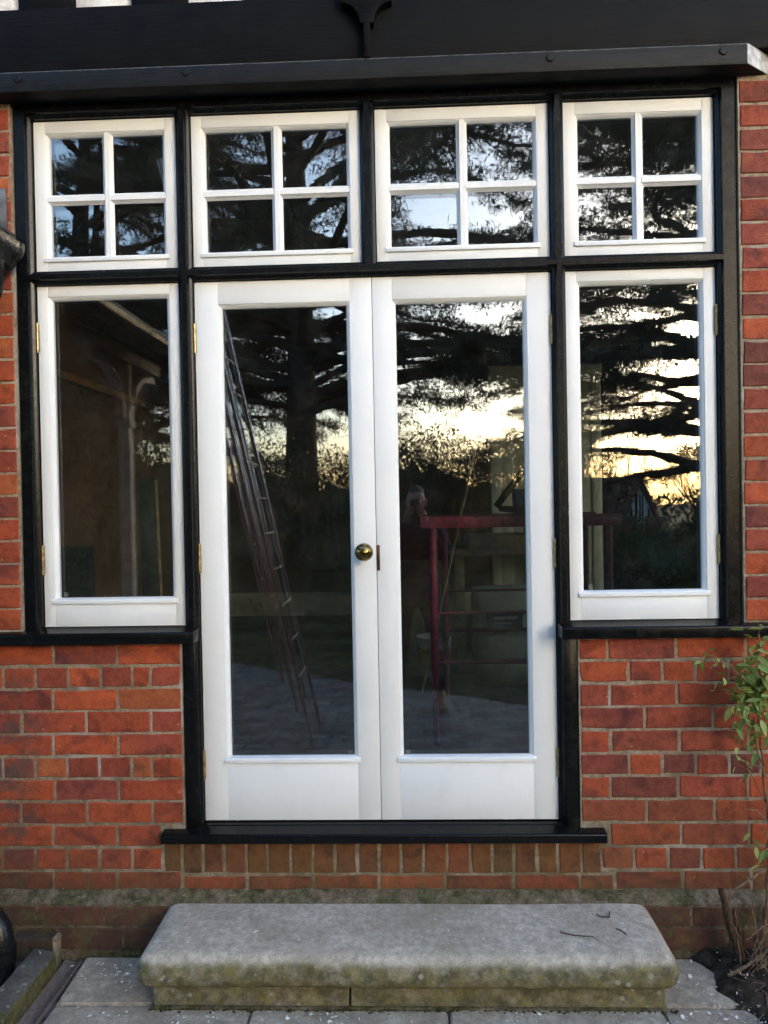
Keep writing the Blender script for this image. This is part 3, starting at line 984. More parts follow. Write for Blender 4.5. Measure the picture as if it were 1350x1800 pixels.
paving = empty('pavement', (0, 0, GZ))
paving['kind'] = 'structure'
def slab(x0, x1, y0, y1, top=0.0, mat='slab', bev=.006, name='paving_slab', tilt=0.0, poly=None):
    bm = bmesh.new()
    pl = poly or [(x0, y0), (x1, y0), (x1, y1), (x0, y1)]
    prism(bm, pl, 'Z', -.05, top)
    bmesh.ops.recalc_face_normals(bm, faces=bm.faces)
    bmesh.ops.bevel(bm, geom=[e for e in bm.edges if abs(e.verts[0].co.z - e.verts[1].co.z) < .001], offset=bev, segments=2, affect='EDGES')
    o = finish(bm, name, mat, paving)
    o.rotation_euler = (R(tilt), R(tilt * .6), 0)
    return o
slab(0, 0, 0, 0, .0, poly=[(-1.073, -.352), (-.40, -.348), (-.40, -.092), (-1.083, -.092)], tilt=.15)
slab(0, 0, 0, 0, -.003, poly=[(-1.09, -.95), (-.42, -.95), (-.42, -.356), (-1.075, -.36)], tilt=-.2)
slab(-.415, .22, -.95, -.353, -.002, tilt=.1)
slab(.225, .90, -.95, -.355, .001)
slab(.40, 1.30, -.350, -.092, .0, tilt=-.12)
slab(.905, 1.60, -.95, -.356, -.002, tilt=.1)
for j, y0 in enumerate((-1.56, -2.17)):
    for q in range(7):
        xx = -2.0 + q * .61 + (.3 if j else 0)
        slab(xx, xx + .604, y0, y0 + .604, rnd.uniform(-.003, .002), tilt=rnd.uniform(-.15, .15))
# stone channel beside the gully
bm = bmesh.new()
prism(bm, [(-1.155, -.05), (-1.155, -.004), (-1.135, -.012), (-1.112, -.012), (-1.096, -.002), (-1.092, -.05)], 'Y', -1.0, -.10)
ch = finish(bm, 'drain_channel', 'channel', paving, None, 50)
# raised kerb beside the channel
kb = prism_obj('kerb_stone', 'kerb', paving, [(-1.245, -.05), (-1.245, .070), (-1.236, .078), (-1.172, .066), (-1.160, .056), (-1.158, -.05)], 'Y', -.50, -.165, .006)
kb2 = prism_obj('kerb_stone', 'kerb', paving, [(-1.247, -.05), (-1.247, .066), (-1.237, .073), (-1.174, .062), (-1.162, .052), (-1.160, -.05)], 'Y', -.95, -.506, .006)
gu = box('gully_edge', 'mortar', paving, -1.40, -1.172, -.135, -.0925, -.05, .093, .006)
bb = brick(-1.335, -1.180, .008, .100, parent=paving, face=-.147, depth=.05, col=(.050, .032, .034, 1))
bb.location.z = .056
box('gully_floor', 'slab', paving, -2.0, -1.25, -.95, -.14, -.05, -.01, .004)

# ================================================================== STEP
step = empty('stone_step', (.088, -.25, GZ))
tag(step, 'worn grey stone step with rounded nosing and mossy riser below the doors', 'step')
bm = bmesh.new()
x0, x1, y0, y1, zt, zb = -.876, .866, -.175, .162, .193, .092
nx_, ny_ = 90, 26
rad = .047
def step_pt(u, v_):
    """outline point of the slab in plan, inset by d"""
    return u, v_
prof = [(.030, zb), (.012, zb + .004), (.003, zb + .016), (.0, zb + .034), (.002, zb + .054), (.008, zb + .074), (.018, zb + .088), (.032, zb + .097), (.048, zb + .1005)]
cr = .055
def outline(inset):
    pts_ = []
    a0, a1, b0, b1 = x0 + inset, x1 - inset, y0 + inset, y1
    rr = max(.012, cr - inset)
    for s_ in range(161):
        pts_.append((a0 + rr + (a1 - a0 - 2 * rr) * s_ / 160, b0))
    for t in range(1, 7):
        an = -math.pi / 2 + t * math.pi / 12
        pts_.append((a1 - rr + rr * math.cos(an), b0 + rr + rr * math.sin(an)))
    for s_ in range(1, 9):
        pts_.append((a1, b0 + rr + (b1 - b0 - rr) * s_ / 8))
    for s_ in range(1, 40):
        pts_.append((a1 + (a0 - a1) * s_ / 40, b1))
    for s_ in range(0, 9):
        pts_.append((a0, b1 + (b0 + rr - b1) * s_ / 8))
    for t in range(1, 6):
        an = math.pi + t * math.pi / 12
        pts_.append((a0 + rr + rr * math.cos(an), b0 + rr + rr * math.sin(an)))
    return pts_
rings = [[bm.verts.new((px_, py_, zz)) for px_, py_ in outline(ins)] for ins, zz in prof]
for ins in (.09, .13):
    rings.append([bm.verts.new((px_, py_, zb + .1015)) for px_, py_ in outline(ins)])
for a, b in zip(rings, rings[1:]):
    n = len(a)
    for q in range(n):
        bm.faces.new((a[q], a[(q + 1) % n], b[(q + 1) % n], b[q]))
bm.faces.new(rings[-1])
bm.faces.new(rings[0][::-1])
for v in bm.verts:
    wv = Vector((v.co.x * 3, v.co.y * 3, v.co.z * 3))
    v.co.z += .0035 * mnoise.noise(wv) - .004 * math.exp(-(v.co.x / .35) ** 2) * max(0, (.0 - v.co.y) / .17) * (1 if v.co.z > zb + .05 else 0)
    v.co.y += .004 * mnoise.noise(wv * 2.3 + Vector((9, 0, 0))) if v.co.y < 0 else 0
    v.co.x += .003 * mnoise.noise(wv * 2 + Vector((0, 9, 0)))
for _ in range(34):          # knocks and chips along the worn nosing
    ctr = Vector((rnd.uniform(x0, x1), y0 + rnd.uniform(-.002, .02), rnd.choice((zb + .01, zb + .085, zb + .09, zb + .06))))
    rad_c, dep = rnd.uniform(.010, .030), rnd.uniform(.002, .006)
    for v in bm.verts:
        dd = (v.co - ctr).length
        if dd < rad_c:
            v.co.y += dep * (1 - dd / rad_c)
            v.co.z -= dep * .5 * (1 - dd / rad_c) * (1 if ctr.z > zb + .05 else -1)
finish(bm, 'tread', 'step', step, None, 60)
for a, b in ((-.830, -.187), (-.181, .826)):
    bm = bmesh.new()
    bx(bm, a, b, -.118, .16, -.02, zb + .006, .006)
    finish(bm, 'riser_stone', 'step', step)
box('bed_joint', 'fillet', step, -.836, .832, -.128, .16, -.015, .008, .004)

# ================================================================== PORCH WING ON THE LEFT
porch = empty('side_porch', (-1.9, -2.5, GZ))
tag(porch, 'open side porch with slate roof, black gutter and grey posts with curved brackets', 'porch')
def ploc(x, y, z):
    return (x + 1.9, y + 2.5, z - GZ)
def pbox(name, mat, x0, x1, y0, y1, z0, z1, bev=.003):
    return box(name, mat, porch, x0 + 1.9, x1 + 1.9, y0 + 2.5, y1 + 2.5, z0 - GZ, z1 - GZ, bev)
# gutter: open ogee trough along the eaves
def gutter_sec(t):
    out = [(-1.365, 2.128), (-1.365, 2.040), (-1.300, 2.034), (-1.282, 2.044), (-1.268, 2.070), (-1.252, 2.088), (-1.245, 2.108), (-1.245, 2.130)]
    inn = [(x_ - t if x_ > -1.30 else x_ + t, z_ + (t if z_ < 2.09 else 0)) for x_, z_ in out]
    return out + inn[::-1]
gs = [(x_ + 1.9, z_ - GZ) for x_, z_ in gutter_sec(.003)]
gut = prism_obj('gutter', 'plastic', porch, gs, 'Y', -3.2 + 2.5, -.125 + 2.5, 0, 30)
cap = [(x_ + 1.9, z_ - GZ) for x_, z_ in gutter_sec(.003)[:8]]
prism_obj('gutter_end', 'plastic', porch, [(a * 1.0 + (.003 if i_ > 3 else -.003), b) for i_, (a, b) in enumerate(cap)], 'Y', -.124 + 2.5, -.100 + 2.5, .001)
for yy in (-.30, -1.2, -2.1, -3.0):
    prism_obj('gutter_bracket', 'plastic', porch, [(x_ + 1.9 + (.004 if x_ > -1.30 else -.004), z_ - GZ - (.004 if z_ < 2.05 else -.004)) for x_, z_ in gutter_sec(.003)[:8]], 'Y', yy - .015 + 2.5, yy + .015 + 2.5, .001)
tube_obj('rainwater_pipe', 'plastic', porch, [ploc(-1.31, -.19, 2.05), ploc(-1.31, -.19, 1.985), ploc(-1.33, -.165, 1.95), ploc(-1.42, -.13, 1.90), ploc(-1.47, -.125, 1.84), ploc(-1.47, -.125, -.2)], .034, 16)
pbox('eaves_fascia', 'darkwood', -1.40, -1.372, -3.2, -.10, 2.03, 2.20)
prism_obj('porch_roof', 'slate', porch, [(-1.31 + 1.9, 2.15 - GZ), (-1.31 + 1.9, 2.165 - GZ), (-3.4 + 1.9, 3.35 - GZ), (-3.4 + 1.9, 3.30 - GZ)], 'Y', -3.2 + 2.5, -.055 + 2.5, 0)
r_ = 0
for row in range(10):          # slates, lapped
    tt = row / 10
    xa, za = -1.30 - 2.05 * tt, 2.160 + 1.175 * tt
    bm = bmesh.new()
    prism(bm, [(xa + 1.9, za + .012 - GZ), (xa + 1.9, za + .022 - GZ), (xa - .30 + 1.9, za + .172 + .014 - GZ), (xa - .30 + 1.9, za + .172 + .006 - GZ)], 'Y', -3.2 + 2.5, -.055 + 2.5)
    finish(bm, 'slate_course', 'slate', porch)
flash = pbox('lead_flashing', 'lead', -2.2, -1.327, -.066, -.0525, 2.175, 2.350, .003)
pbox('wall_plate', 'darkwood', -1.955, -1.845, -3.15, -.06, 2.20, 2.38)
for yy in (-2.55,):
    post = pbox('post', 'greytimber', -1.94, -1.86, yy - .04, yy + .04, GZ, 2.199, .008)
    pbox('corbel', 'greytimber', -1.955, -1.845, yy - .055, yy + .055, 1.74, 1.80, .010)
    for s_ in (-1, 1):
        arc = []
        for q in range(9):
            t = q / 8 * math.pi / 2
            arc.append((yy + s_ * (.042 + .50 * (1 - math.cos(t))), 1.80 + .39 * math.sin(t)))
        outer = [(a, b) for a, b in arc]
        inner = [(a + s_ * .055 * math.cos(q / 8 * 1.2), b - .055 * (q / 8)) for q, (a, b) in enumerate(arc)]
        pl = [(a + 2.5, b - GZ) for a, b in outer + inner[::-1]]
        prism_obj('curved_bracket', 'greytimber', porch, pl, 'X', -.028, .028, .003)
for yy in (-2.55,):
    pbox('post', 'greytimber', -3.34, -3.26, yy - .04, yy + .04, GZ, 2.388, .008)
pbox('porch_floor', 'slab', -3.4, -1.75, -3.2, -1.0, GZ - .05, GZ + .02, .004)
pbox('ceiling_board', 'darkwood', -3.39, -1.96, -3.18, -.08, 2.39, 2.41, 0)

# black rainwater shoe at the foot of the wall
shoe = empty('rainwater_pipe', (-1.375, -.20, GZ))
tag(shoe, 'black plastic rainwater pipe bending over the gully beside the kerb', 'pipe')
tube_obj('bend', 'plastic', shoe, [(-.16, .075, .34), (-.12, .060, .30), (-.075, .035, .255), (-.005, .005, .210), (.034, -.005, .165), (.046, -.010, .11), (.046, -.012, -.03)], .042, 18)
tube_obj('socket', 'plastic', shoe, [(.046, -.011, .105), (.046, -.012, .055)], [.047, .047], 18)
tube_obj('upright', 'plastic', shoe, [(-.16, .075, .345), (-.16, .075, 1.4)], .036, 16)

# ================================================================== LADDER BEHIND THE CAMERA
lad = empty('extension_ladder', (-.56, -2.46, GZ))
tag(lad, 'aluminium extension ladder leaning on the porch gutter', 'ladder')
lean = Vector((-.63, 0, 2.92)).normalized()
across = Vector((0, 1, 0))
nrm = lean.cross(across)
for si, (s0, s1, wd, off) in enumerate(((0, 3.7, .42, 0.0), (.25, 3.95, .36, .055), (.45, 4.1, .30, .11))):
    sec = empty('ladder_section', (0, 0, 0), parent=lad)
    for s_ in (-1, 1):
        bm = bmesh.new()
        a = lean * s0 + across * (s_ * wd / 2) + nrm * off
        b = lean * s1 + across * (s_ * wd / 2) + nrm * off
        for e0, e1 in ((a, b),):
            q0 = [e0 + across * u + nrm * v_ for u, v_ in ((-.002, -.011), (.002, -.011), (.002, .011), (-.002, .011))]
            q1 = [p + (e1 - e0) for p in q0]
            A = [bm.verts.new(p) for p in q0]
            B = [bm.verts.new(p) for p in q1]
            bm.faces.new(A); bm.faces.new(B[::-1])
            for q in range(4):
                bm.faces.new((A[q], B[q], B[(q + 1) % 4], A[(q + 1) % 4]))
        st_ = finish(bm, 'stile', 'shadedalu', sec)
        bm = bmesh.new()
        for v_ in (-.0125, .0125):
            e0 = a + nrm * v_
            tube(bm, [e0, e0 + (b - a)], .0042, 6)
        finish(bm, 'flange', 'alu', sec)
    d_ = s0 + .22
    while d_ < s1 - .1:
        c0 = lean * d_ + nrm * off
        tube_obj('rung', 'shadedalu', sec, [c0 - across * (wd / 2 - .01), c0 + across * (wd / 2 - .01)], .007, 8)
        d_ += .25

# ================================================================== GARDEN BEHIND THE CAMERA
def add_tree(name, label, cat, base, bark_bm, fol, mat, group=None, fol_name='crown', extra=None):
    root = empty(name, base)
    tag(root, label, cat, group)
    if bark_bm is not None:
        finish(bark_bm, 'trunk', 'trunk', root, None, 60)
    n = len(fol) // 4
    me = np_mesh(fol_name, fol, np.arange(n * 4), 4)
    o = link(me, fol_name, mat, root, None, None)
    return root

def cedar(base, H, spread, seed, lean_x=0.0, nbr=46, low=.26, dens=1.0, az0=None, extra=()):
    rr = random.Random(seed)
    g_ = np.random.default_rng(seed)
    bm = bmesh.new()
    tops = []
    pts = [Vector((lean_x * t * t * H + .12 * math.sin(5 * t), .1 * math.cos(4 * t), H * t)) for t in [q / 12 for q in range(13)]]
    radii = [max(.05, .56 * (1 - t) ** .8 + .2 * math.exp(-t * 18)) for t in [q / 12 for q in range(13)]]
    tube(bm, pts, radii, 12)
    # second leader
    p0 = pts[3]
    pts2 = [p0 + Vector((-1.0 * t ** .6, .3 * t, H * .55 * t)) for t in [q / 8 for q in range(9)]]
    tube(bm, pts2, [max(.04, .26 * (1 - q / 9)) for q in range(9)], 9)
    C, D = [], []
    for b in range(nbr + len(extra)):
        t = low + (1 - low) * ((b + rr.random()) / nbr) ** .95
        src = pts if rr.random() < .68 or t < .4 else pts2
        zz = t * H
        k_ = min(range(len(src)), key=lambda q: abs(src[q].z - zz))
        s0 = src[k_].copy()
        s0.z = min(zz, src[-1].z)
        az = b * 2.399 + rr.uniform(-.35, .35)
        if az0 is not None and rr.random() < .6:
            az = az0 + rr.uniform(-.9, .9)
        L = spread * (1.0 - .55 * t ** 2.2) * rr.uniform(.62, 1.08)
        rise = rr.uniform(-.05, .62)
        droop = rr.uniform(.02, .22)
        bare = .46 if t < .55 else .2
        if b >= nbr:
            zz, az, L = extra[b - nbr]
            k_ = min(range(len(pts)), key=lambda q: abs(pts[q].z - zz))
            s0 = Vector((pts[k_].x, pts[k_].y, zz))
            rise, droop = rr.uniform(-.05, .55), rr.uniform(.04, .22)
            bare = .42
        dirv = Vector((math.cos(az), math.sin(az), 0))
        side = Vector((-dirv.y, dirv.x, 0))
        wob = rr.uniform(-.2, .2)
        bp = []
        N = 9
        for q in range(N):
            u = q / (N - 1)
            bp.append(s0 + dirv * (L * u) + side * (wob * L * math.sin(u * 3)) + Vector((0, 0, L * (rise * u - (rise * .55 + droop) * u * u) + rr.uniform(-.14, .14))))
        r0 = .03 + .016 * L
        tube(bm, bp, [max(.012, r0 * (1 - .9 * q / (N - 1))) for q in range(N)], 6)
        ntw = int((10 + L * 3.4) * dens)
        for w_ in range(ntw):
            u = bare + (1 - bare) * ((w_ + rr.random()) / ntw) ** .9
            f = u * (N - 1)
            i0 = min(N - 2, int(f))
            p = bp[i0].lerp(bp[i0 + 1], f - i0)
            sg = 1 if w_ % 2 else -1
            tl = (.5 + .20 * L * (1.1 - u)) * rr.uniform(.6, 1.25)
            td = (dirv * rr.uniform(.35, .95) + side * sg * rr.uniform(.5, 1.0) + Vector((0, 0, rr.uniform(-.55, .40)))).normalized()
            e = p + td * tl + Vector((0, 0, -.05 * tl * tl))
            if w_ % 2 == 0:
                tube(bm, [p, p.lerp(e, .5) + Vector((0, 0, .04)), e], [.018, .012, .005], 4, False)
            nt = int(6 + tl * 9)
            for q in range(nt):
                s_ = rr.random() ** .8
                c0 = p.lerp(e, s_)
                C.append((c0.x, c0.y, c0.z))
                D.append((td.x, td.y, td.z))
    C = np.array(C); D = np.array(D)
    rep = 5
    C = np.repeat(C, rep, 0) + g_.normal(size=(len(C) * rep, 3)) * np.array([.13, .13, .085]) - np.array([0, 0, .03])
    d = np.repeat(D, rep, 0) * .7 + g_.normal(size=C.shape) * np.array([.8, .8, .6])
    V = blades(C, unit(d), g_.uniform(.12, .30, len(C)), g_.uniform(.018, .045, len(C)))
    return bm, V

bmc, V = cedar((0, 0, 0), 22.0, 11.0, 3, .0, 84, .22, 1.05, extra=((5.0, .15, 9.0), (5.8, -.25, 9.5), (6.6, .35, 10.0), (7.4, 0.0, 10.5), (5.4, 2.9, 7.0), (6.4, 3.3, 8.5), (8.2, -.5, 10.0), (8.6, .5, 10.0), (4.6, 2.6, 5.5), (5.0, -.6, 6.5), (6.0, 3.7, 7.0), (6.2, .05, 8.0), (7.0, 2.4, 8.0), (7.8, -2.8, 9.0), (5.2, 1.2, 7.0), (4.4, .4, 7.5)))
add_tree('cedar_tree', 'great dark cedar with a thick forked trunk and flat tiers of boughs', 'tree', (-3.35, -21, GZ - .1), bmc, V, 'needle')
bmc, V = cedar((0, 0, 0), 20.0, 10.5, 8, -.02, 78, .18, 1.05, az0=math.pi * .95)
add_tree('cedar_tree', 'second cedar with low sweeping boughs growing beyond the drive', 'tree', (11.5, -22, GZ - 2.0), bmc, V, 'needle')

ced = [o for o in COL.objects if o.name.startswith('cedar_tree')][-1]
c3 = ced.copy()                       # a third cedar shares the second one's mesh
COL.objects.link(c3)
c3.location = (-11.5, -24, GZ - .2)
c3.rotation_euler = (0, 0, R(150))
c3['label'] = 'third cedar standing behind the tall evergreens near the porch'
for ch2 in list(ced.children):
    d2 = ch2.copy()
    COL.objects.link(d2)
    d2.parent = c3

def bush_points(n, rx, ry, h, g_, lump=.35, seed=0):
    """points on and just inside an uneven mound"""
    u = unit(g_.normal(size=(n, 3)))
    u[:, 2] = np.abs(u[:, 2])
    lum = np.array([mnoise.noise(Vector((a * 2.2 + seed, b * 2.2, c_ * 2.2))) for a, b, c_ in u])
    fine_ = np.array([mnoise.noise(Vector((a * 6 + seed, b * 6, c_ * 6))) for a, b, c_ in u])
    r = (1 + lump * lum + .18 * fine_) * (1 - .32 * g_.random(n) ** 1.6)
    return u * r[:, None] * np.array([rx, ry, h])
def bush(base, rx, ry, h, seed, n=5200, leaf=.14, name='evergreen_shrub', label='', cat='shrub', group=None, mat='hedge'):
    g_ = np.random.default_rng(seed)
    c = bush_points(n, rx, ry, h, g_, .35, seed * 3.1)
    V = blades(c, unit(g_.normal(size=c.shape)), g_.uniform(leaf * .7, leaf * 1.5, n), g_.uniform(leaf * .3, leaf * .6, n))
    bm = bmesh.new()
    bmesh.ops.create_icosphere(bm, subdivisions=3, radius=1)
    for v in bm.verts:
        u = v.co.normalized()
        r = .72 * (1 + .35 * mnoise.noise(Vector((u.x * 2.2 + seed * 3.1, u.y * 2.2, abs(u.z) * 2.2))))
        v.co = Vector((u.x * rx * r, u.y * ry * r, u.z * h * r))
    root = empty(name, base)
    tag(root, label, cat, group)
    finish(bm, 'inner_growth', mat, root, None, 80)
    me = np_mesh('crown', V, np.arange(n * 4), 4)
    link(me, 'crown', mat, root, None, None)
    for s_ in range(3):
        pass
    return root
hedge_spots = [(-15.5, -17.5, 2.6, 3.6), (-12.2, -16.5, 2.4, 4.6), (-9.2, -17.5, 2.5, 3.9), (-6.4, -16.8, 2.2, 3.6), (-3.9, -17.4, 2.0, 3.0), (-1.7, -17.0, 1.9, 2.7),
               (.3, -17.3, 1.9, 3.7), (2.2, -17.0, 1.6, 2.6), (3.9, -17.8, 1.6, 3.2), (9.0, -18.5, 1.9, 2.3), (11.7, -18.0, 3.2, 8.2), (16.5, -17, 3.2, 7.5)]  # last two are made tall only to block the low sun
for i, (x, y, r_, h) in enumerate(hedge_spots):
    bush((x, y, terrain_z(x, y)), r_, 1.5, h + .1, 40 + i, 21000, .085, 'evergreen_shrub', 'evergreen shrub in the dense hedge along the far edge of the lawn', 'shrub', 'hedge shrubs behind the lawn')
# darker holly trees behind the hedge on the porch side
for i, (x, y, r_, h) in enumerate(((-10.5, -21, 2.6, 8.5), (-15, -22, 3.2, 10), (-19, -20, 3.2, 9.0))):
    bush((x, y, GZ), r_, 2.4, h, 70 + i, 26000, .14, 'holly_tree', 'tall dark evergreen tree beyond the porch side of the hedge', 'tree', 'tall evergreens beyond the porch')
for i, (x, y, r_, h) in enumerate(((13.5, -9.0, 2.6, 6.5), (15.5, -13.0, 2.8, 7.0), (12.5, -5.5, 2.2, 5.5))):  # unseen trees, added to screen the front from the low sun
    bush((x, y, terrain_z(x, y)), r_, 2.4, h, 80 + i, 14000, .2, 'sun_screen_tree', 'dense dark evergreen added out of view to block the low sun', 'tree', 'added sun-screen evergreens')
# low planting in front of the cottage view
for i, (x, y, r_, h) in enumerate(((5.2, -13.5, 1.3, 1.35), (7.2, -14.5, 1.5, 1.2), (3.3, -9.5, .9, .75))):
    bush((x, y, terrain_z(x, y)), r_, 1.1, h, 90 + i, 5000, .07, 'low_shrub', 'low rounded garden shrub below the view of the cottage', 'shrub', 'low shrubs on the lawn')

def bare_tree(base, H, seed, label):
    rr = random.Random(seed)
    bm = bmesh.new()
    def grow(p, d, L, r, lev):
        n = 4
        pts = [p]
        dd = d.copy()
        for q in range(n):
            dd = (dd + Vector((rr.uniform(-.18, .18), rr.uniform(-.18, .18), rr.uniform(-.05, .14)))).normalized()
            pts.append(pts[-1] + dd * L / n)
        tube(bm, pts, [r * (1 - .55 * q / n) for q in range(n + 1)], 5 if lev < 2 else 3, False)
        if lev >= 4:
            return
        for c_ in range(rr.choice((3, 4, 4, 5)) if lev < 3 else 4):
            t = rr.uniform(.35, 1.0)
            f = t * n
            i0 = min(n - 1, int(f))
            q0 = pts[i0].lerp(pts[i0 + 1], f - i0)
            sd = Vector((rr.uniform(-1, 1), rr.uniform(-1, 1), rr.uniform(.1, .9))).normalized()
            grow(q0, (dd * .8 + sd * .8).normalized(), L * rr.uniform(.5, .72), max(.012, r * .42), lev + 1)
    grow(Vector((0, 0, 0)), Vector((0, 0, 1)), H * .42, .16, 0)
    root = empty('bare_tree', base)
    tag(root, label, 'tree', 'leafless trees beyond the hedge')
    finish(bm, 'trunk', 'trunk', root, None, None)
for i, (x, y, h) in enumerate(((8.5, -52, 10), (14.5, -56, 12), (22, -54, 11), (18, -62, 12))):
    bare_tree((x, y, terrain_z(x, y)), h, 5 + i, 'leafless winter tree far beyond the hedge')

# far wood on the horizon: one mass
g_ = np.random.default_rng(5)
n = 26000
ang = g_.uniform(math.pi * 1.02, math.pi * 1.98, n)
rad_ = g_.uniform(115, 150, n)
hh = np.array([5.0 + 2.2 * mnoise.noise(Vector((a * 9, 0, 0))) + 1.6 * mnoise.noise(Vector((a * 31, 4, 0))) for a in ang]) * g_.random(n) ** .6
c = np.stack([np.cos(ang) * rad_, np.sin(ang) * rad_, hh - 3.2], 1)
V = blades(c, unit(g_.normal(size=c.shape)), g_.uniform(.4, 1.1, n), g_.uniform(.25, .6, n))
me = np_mesh('far_wood', V, np.arange(n * 4), 4)
fw = link(me, 'far_wood', 'hedge', None, None, None)
tag(fw, 'dark band of distant woodland along the horizon', 'woodland', None, 'stuff')

# cottage with a striped gable, down the slope
cot = empty('cottage', (12.7, -41.5, -3.6))
tag(cot, 'small brick cottage with black and white striped gable and tiled roof', 'cottage')
box('wall', 'farbrick', cot, -4.2, 1.3, -2.5, 1.2, 0, 3.7, 0)
prism_obj('roof', 'tile', cot, [(-2.7, 3.7), (1.45, 3.55), (-.6, 6.0), (-.75, 6.0)], 'X', -4.4, -.2, 0)
prism_obj('gable_wall', 'limewash', cot, [(-.72, 3.70), (.76, 3.70), (.02, 5.65)], 'Y', 1.21, 1.30, 0)
prism_obj('gable_roof', 'tile', cot, [(-1.05, 3.55), (-.85, 3.50), (.02, 5.72), (.90, 3.50), (1.10, 3.55), (.02, 6.05)], 'Y', -1.0, 1.55, 0)
prism_obj('gable_base', 'farbrick', cot, [(-.75, 0), (1.0, 0), (1.0, 3.69), (-.75, 3.69)], 'Y', 1.201, 1.36, 0)
for x, z1 in ((-.46, 4.25), (-.17, 5.05), (.20, 5.0), (.50, 4.2)):
    box('stud', 'fascia', cot, x - .06, x + .06, 1.301, 1.34, 3.70, z1, 0)
cw = box('window', 'white', cot, -.14, .24, 1.362, 1.44, 2.95, 5.0, 0)
box('glass_pane', 'phone', cot, -.08, .03, 1.4405, 1.45, 3.05, 4.9, 0)
box('glass_pane', 'phone', cot, .07, .18, 1.4405, 1.45, 3.05, 4.9, 0)

# ================================================================== THINGS IN THE ROOM
def trestle(y, label, zt=1.105, x0=.235, x1=1.10):
    t = empty('trestle', ((x0 + x1) / 2, y, 0))
    tag(t, label, 'trestle')
    h = (x1 - x0) / 2
    box('top_beam', 'maroon', t, -h - .06, h + .06, -.025, .025, zt - .058, zt, .004)
    for s_ in (-1, 1):
        tube_obj('leg', 'maroon', t, [(s_ * h, 0, zt - .06), (s_ * h, 0, .30)], .020, 12)
        tube_obj('lower_leg', 'maroon', t, [(s_ * h, 0, .31), (s_ * h, 0, .12), (s_ * h, -.004, .02)], .0165, 12)
        for f_ in (-1, 1):
            tube_obj('foot', 'maroon', t, [(s_ * h, 0, .20), (s_ * h, f_ * .16, .012)], .012, 8)
    tube_obj('cross_rail', 'maroon', t, [(-h, 0, .375), (h, 0, .375)], .0125, 10)
    tube_obj('cross_rail', 'maroon', t, [(-h, 0, .62), (h, 0, .62)], .008, 8)
    return t
trestle(1.0, 'maroon steel builders trestle just inside the doors', 1.102)
trestle(1.95, 'maroon steel trestle standing behind the first one', 1.095, .33, 1.20)
pl_ = box('scaffold_plank', 'rawwood', None, -.08, .08, -.75, .75, 0, .036, .004, loc=(.78, 1.48, 1.1035))
tag(pl_, 'wooden scaffold plank laid across the two trestles', 'plank')
mug = empty('mug', (.655, 1.75, 1.096))
mug.location = (.735, 1.48, 1.1405)
tag(mug, 'speckled grey mug standing on the plank', 'mug')
bm = bmesh.new()
lathe(bm, [(.034, 0), (.040, .006), (.043, .05), (.043, .095), (.039, .095), (.038, .02), (.001, .012)], 20)
finish(bm, 'cup', 'mug', mug, None, 50)
tube_obj('handle', 'mug', mug, [(.040, 0, .075), (.064, 0, .078), (.072, 0, .055), (.062, 0, .028), (.040, 0, .022)], .006, 8)
bat = tube_obj('wooden_batten', 'rawwood', None, [(0, 0, 0), (.385, -.05, 1.64)], [.0085, .0085], 4, (.172, 1.86, 0.004))
tag(bat, 'thin raw timber batten leaning up across the trestle', 'batten')
fl_ = empty('plasterers_float', (.60, 1.46, 1.1405), (0, R(38), 0))
tag(fl_, 'long dark wooden straightedge propped up beside the mug', 'tool')
box('blade', 'darkwood', fl_, -.018, .018, -.012, .012, 0.0, .24, .003)
box('grip', 'wood', fl_, -.012, .012, -.030, -.0125, .07, .17, .004)
bench = empty('workbench', (1.0, 2.75, 0))
tag(bench, 'rough timber workbench behind the trestles', 'workbench')
box('bench_top', 'rawwood', bench, -.62, .22, -.32, .32, .80, .845, .003)
for x in (-.55, .15):
    for y in (-.26, .26):
        box('leg', 'rawwood', bench, x - .035, x + .035, y - .035, y + .035, 0, .799, .003)
for i, (x, w_, h, lab) in enumerate(((.72, .42, .09, 'flat cardboard box on the workbench behind the mug'), (1.08, .26, .13, 'small deep cardboard box at the far end of the workbench'))):
    o = empty('cardboard_box', (x, 2.70, .846), (0, 0, R(3 - 5 * i)))
    tag(o, lab, 'box')
    box('carton', 'cardboard', o, -w_ / 2, w_ / 2, -.2, .2, 0, h, .003)
    box('tape', 'bag', o, -w_ / 2 - .001, w_ / 2 + .001, -.025, .025, h - .06, h + .0012, 0)
def sack(loc, rotz, label, printed=True):
    s_ = empty('sack', loc, (R(-8), 0, rotz))
    tag(s_, label, 'sack')
    bm = bmesh.new()
    bmesh.ops.create_cube(bm, size=1)
    bmesh.ops.subdivide_edges(bm, edges=bm.edges, cuts=7, use_grid_fill=True)
    for v in bm.verts:
        x, y, z = v.co
        bulge = (1 - (2 * x) ** 4 * .55) * (1 - (2 * z) ** 4 * .75)
        v.co = Vector((x * .38 * (1 + .05 * math.cos(z * 5)), y * .17 * max(.12, bulge), (z + .5) * .62))
        v.co += Vector((.008 * mnoise.noise(v.co * 9), .010 * mnoise.noise(v.co * 7 + Vector((5, 0, 0))), .006 * mnoise.noise(v.co * 8)))
    finish(bm, 'bag_body', 'bag', s_, None, 70)
    if printed:
        bm = bmesh.new()
        prism(bm, [(-.105, .30), (.105, .345), (.115, .46), (-.115, .44)], 'Y', -.0925, -.088)
        finish(bm, 'print_panel', 'purple', s_, None, None)
        for z, a in ((.405, .075), (.375, .055), (.350, .06)):
            box('print_line', 'pale', s_, -.075, -.075 + 2 * a, -.0935, -.0926, z, z + .007 if z < .4 else z + .016, 0)
    return s_
sack((.70, 2.02, .02), R(6), 'pale paper plaster sack with a dark purple printed panel')
sack((1.02, 2.25, .02), R(-12), 'plain pale sack slumped against the bench leg', False)
